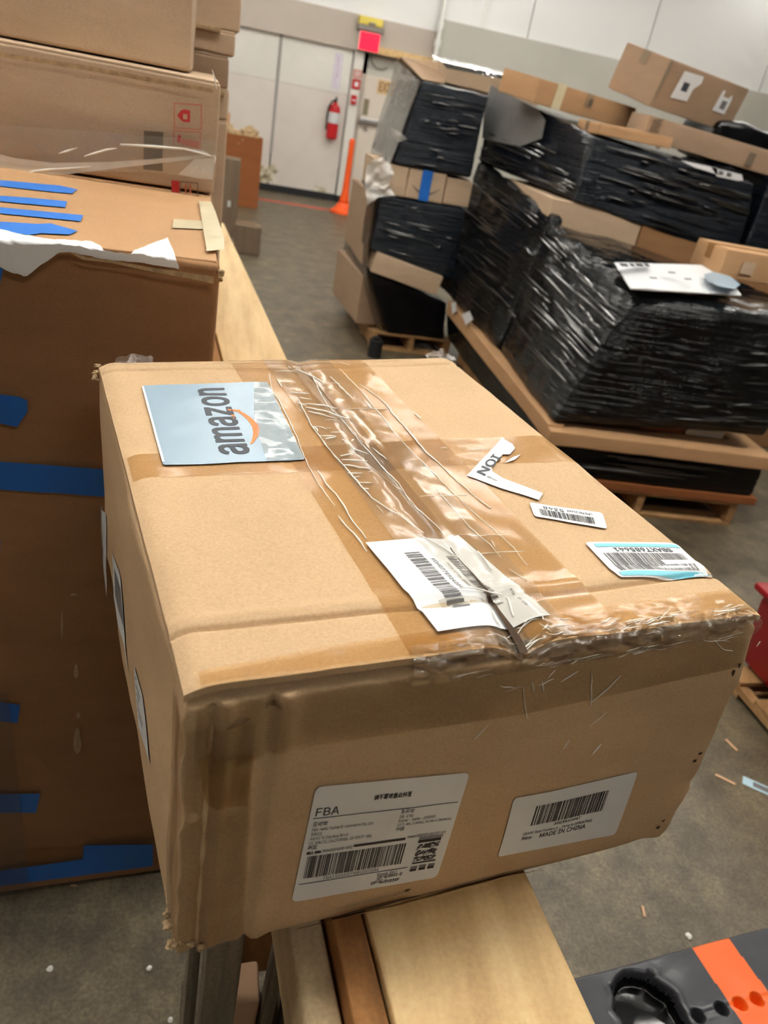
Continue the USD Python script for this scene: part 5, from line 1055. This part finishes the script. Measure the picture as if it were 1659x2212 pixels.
tag(obj('grey_package', hexa(front_back([(1.285, 5.18, 1.735), (1.44, 5.2, 1.735), (1.44, 5.2, 1.79), (1.20, 5.5, 1.84)], (.10, .6)), r=.01, step=.08, amp=.01, seed=7), MAT['kraft_grey']), 'crumpled grey-brown package under clear film at the top left of the far load', 'package')
obj('top_film', ruled([(1.40, 5.50, 1.885), (1.46, 5.46, 1.862), (1.50, 5.45, 1.83)], [(2.35, 6.0, 1.90), (2.36, 5.88, 1.885), (2.38, 5.86, 1.855)], seed=8, amp=.006, off=0), MAT['clear_wrap'], wA, label='clear film over the top carton', smooth=True)
tag(obj('film_roll', place(lathe([(0, 0), (.05, 0), (.05, .12), (.03, .12), (.03, .14), (0, .14)], 14), (1.24, 5.02, 0)), MAT['rubber_black'], smooth=30), 'small black film roll lying at the foot of the far load', 'roll')

# ================================================================== RED TOTE ON ITS PALLET (right edge)
pallet('pale wooden pallet under the red tote at the right edge', (1.905, .62, 0), .0, 1.05, 1.10, h=.062)
rt = thing('red_tote', 'glossy red plastic tote on a pallet at the right edge', 'tote', (1.93, .70, .064))
m = gridbox((.95, 1.06, .30), .08, .03); v = np.array(m.vertices); v[:, 0] += .05 * (1 - v[:, 2] / .30) * np.where(v[:, 0] < .4, 1, -1); m.vertices = v
obj('tub', m, MAT['red_plastic'], rt, smooth=45); obj('rim', rbox(-.02, .97, -.02, 1.08, .30, .33, .012, .2), MAT['red_plastic'], rt)
for y in (.25, .55, .85): obj('rib', hexa(corners((.030, y), (.05, y), (0, .03), .03, .295, lean=(-.045, 0)), r=.006, step=.1), MAT['red_plastic'], rt)

# ================================================================== BLACK AND ORANGE STEP (bottom right)
zS = .30
mt = thing('vinyl_mat_case', 'black vinyl case with an orange stripe and a torn glossy opening beside the beam', 'case')
e0, e1 = at((1235, 2107), z=zS), at((1659, 1998), z=zS); ex_ = (e1 - e0)[:2]; ex_ /= np.linalg.norm(ex_); ey_ = np.array([ex_[1], -ex_[0]])
def loc(px): q_ = (at(px, z=zS) - e0)[:2]; return np.array([q_ @ ex_, q_ @ ey_])
s0, s1 = loc((1492, 2042)), loc((1570, 2022)); s0b, s1b = loc((1605, 2212)), loc((1665, 2150))
hole = np.array([loc(p) for p in [(1327, 2125), (1335, 2108), (1350, 2096), (1372, 2094), (1400, 2100), (1404, 2094), (1413, 2098), (1415, 2108), (1430, 2120), (1450, 2133), (1462, 2143), (1470, 2165), (1486, 2190), (1500, 2230), (1360, 2240), (1345, 2200), (1328, 2178), (1330, 2150), (1322, 2128)]])
hp = Polygon(hole).buffer(0)
dots = [(loc(p), r_) for p, r_ in (((1510, 2192), .013), ((1560, 2178), .0125), ((1600, 2168), .0125), ((1636, 2158), .0125))]
sd0, sd1 = (s0b - s0) / (s0b - s0)[1], (s1b - s1) / (s1b - s1)[1]
nx, ny = 260, 180; gx, gy = np.linspace(-.03, .62, nx), np.linspace(0, .40, ny); GX, GY = np.meshgrid(gx, gy, indexing='ij')
pts = shapely.points(GX.ravel(), GY.ravel()); dist = np.where(shapely.contains(hp, pts), -shapely.distance(hp.exterior, pts), shapely.distance(hp.exterior, pts)).reshape(GX.shape)
Z = .004 * (fbm(np.stack([GX * 9, GY * 9, GX * 0], -1), 3, 3) - .5) - .030 * np.clip(-dist / .010, 0, 1) - .008 * np.exp(-np.abs(dist) / .03) + .004 * np.exp(-((dist - .006) / .007) ** 2)
for c_, r_ in dots: Z -= .026 * np.clip((r_ - np.hypot(GX - c_[0], (GY - c_[1]) * 1.0)) / (r_ * .5), 0, 1); 
ld0, ld1 = np.array(dots[0][0]), np.array(dots[-1][0]); u_ = (ld1 - ld0) / np.linalg.norm(ld1 - ld0); nn_ = (GX - ld0[0]) * -u_[1] + (GY - ld0[1]) * u_[0]; Z -= .0025 * np.exp(-(nn_ / .006) ** 2) * ((GX > ld0[0] - .02))
Z -= .02 * np.clip((.006 - GY) / .006, 0, 1) ** 2
W_ = np.stack([e0[0] + ex_[0] * GX + ey_[0] * GY, e0[1] + ex_[1] * GX + ey_[1] * GY, zS + Z], -1)
idx = np.arange(nx * ny).reshape(nx, ny); quad = np.stack([idx[:-1, :-1], idx[:-1, 1:], idx[1:, 1:], idx[1:, :-1]], -1).reshape(-1, 4)
cx, cy = (GX[:-1, :-1] + GX[1:, 1:]).ravel() / 2, (GY[:-1, :-1] + GY[1:, 1:]).ravel() / 2
inor = (cx > s0[0] + sd0[0] * (cy - s0[1])) & (cx < s1[0] + sd1[0] * (cy - s1[1])); inho = shapely.contains(hp.buffer(-.004), shapely.points(cx, cy))
def sub(mask): q_ = quad[mask]; m_ = trimesh.Trimesh(W_.reshape(-1, 3), np.vstack([q_[:, [0, 1, 2]], q_[:, [0, 2, 3]]]), process=False); m_.remove_unreferenced_vertices(); return m_
for nm, mk, mtl, lb in (('top_cover', ~inor & ~inho, 'vinyl_black', None), ('stripe', inor & ~inho, 'vinyl_orange', 'orange stripe'), ('opening', inho, 'vinyl_gloss', 'torn glossy black opening')):
    m_ = sub(mk)
    if m_.face_normals[:, 2].mean() < 0: m_.invert()
    obj(nm, m_, MAT[mtl], mt, label=lb, smooth=True)
Pc = lambda a, b: (e0[:2] + ex_ * a + ey_ * b)
obj('case_body', hexa(np.array([[[(*Pc(-.03, 0.40), .0), (*Pc(-.03, 0.40), zS - .045)], [(*Pc(-.03, .004), .0), (*Pc(-.03, .004), zS - .045)]], [[(*Pc(.62, .40), .0), (*Pc(.62, .40), zS - .045)], [(*Pc(.62, .004), .0), (*Pc(.62, .004), zS - .045)]]]), r=.01, step=.1), MAT['vinyl_black'], mt)
obj('side_wall', hexa(np.array([[[(*Pc(-.03, 0.006), .0), (*Pc(-.03, 0.006), zS - .012)], [(*Pc(-.03, .001), .0), (*Pc(-.03, .001), zS - .012)]], [[(*Pc(.62, .006), .0), (*Pc(.62, .006), zS - .012)], [(*Pc(.62, .001), .0), (*Pc(.62, .001), zS - .012)]]]), r=.001, step=.1), MAT['vinyl_black'], mt)

# ================================================================== LITTER ON THE FLOOR
def chip(px, L_, W2, yaw, m_, label, cat, h=.004):
    p_ = at(px, z=0); tag(obj('wood_chip' if m_ == 'chip_wood' else 'litter_scrap', place(hexa(corners((-L_ / 2, -W2 / 2), (L_ / 2, -W2 / 2 * .6), (.0, W2), .0005, h), r=.001, step=.02, amp=.001), (p_[0], p_[1], 0), yaw), MAT[m_]), label, cat)
chip((1580, 1610), .05, .010, 1.75, 'chip_wood', 'pale wood chip on the floor nearer the red tote', 'wood chip')
chip((1566, 1685), .06, .010, -.75, 'chip_wood', 'pale wood chip on the floor nearer the large carton', 'wood chip')
chip((1390, 1970), .03, .008, 1.2, 'chip_wood', 'small tan chip on the floor above the orange stripe', 'wood chip')
p_ = at((1648, 1705), z=0); tg = thing('paper_tag', 'pale blue paper tag lying on the floor by the right edge', 'tag', (p_[0], p_[1], 0), (0, 0, -38))
obj('card', rbox(-.06, .06, -.018, .018, .0005, .003, .001), MAT['tag_blue'], tg); obj('print_patch', rbox(-.03, .04, -.010, .010, .003, .0036, .0002), MAT['print_grey'], tg)
for px, lb, s_ in (((1488, 2023), 'white crumb on the floor just above the orange stripe', .008), ((108, 2093), 'white crumb on the floor at the lower left, leftmost', .006), ((322, 2092), 'white crumb on the floor under the crushed carton corner', .0055), ((368, 2203), 'white crumb on the floor at the bottom edge beside the grey post', .005)):
    p_ = at(px, z=0); a_ = trimesh.creation.icosphere(2, s_); vv = np.array(a_.vertices); vv *= 1 + .8 * (fbm(vv / s_ * 1.3, 2, int(px[0]))[:, None] - .5); vv[:, 2] = np.abs(vv[:, 2]) * .8; a_.vertices = vv + [p_[0], p_[1], .0003]
    tag(obj('foam_crumb', a_, MAT['crumb'], smooth=True), lb, 'crumb')
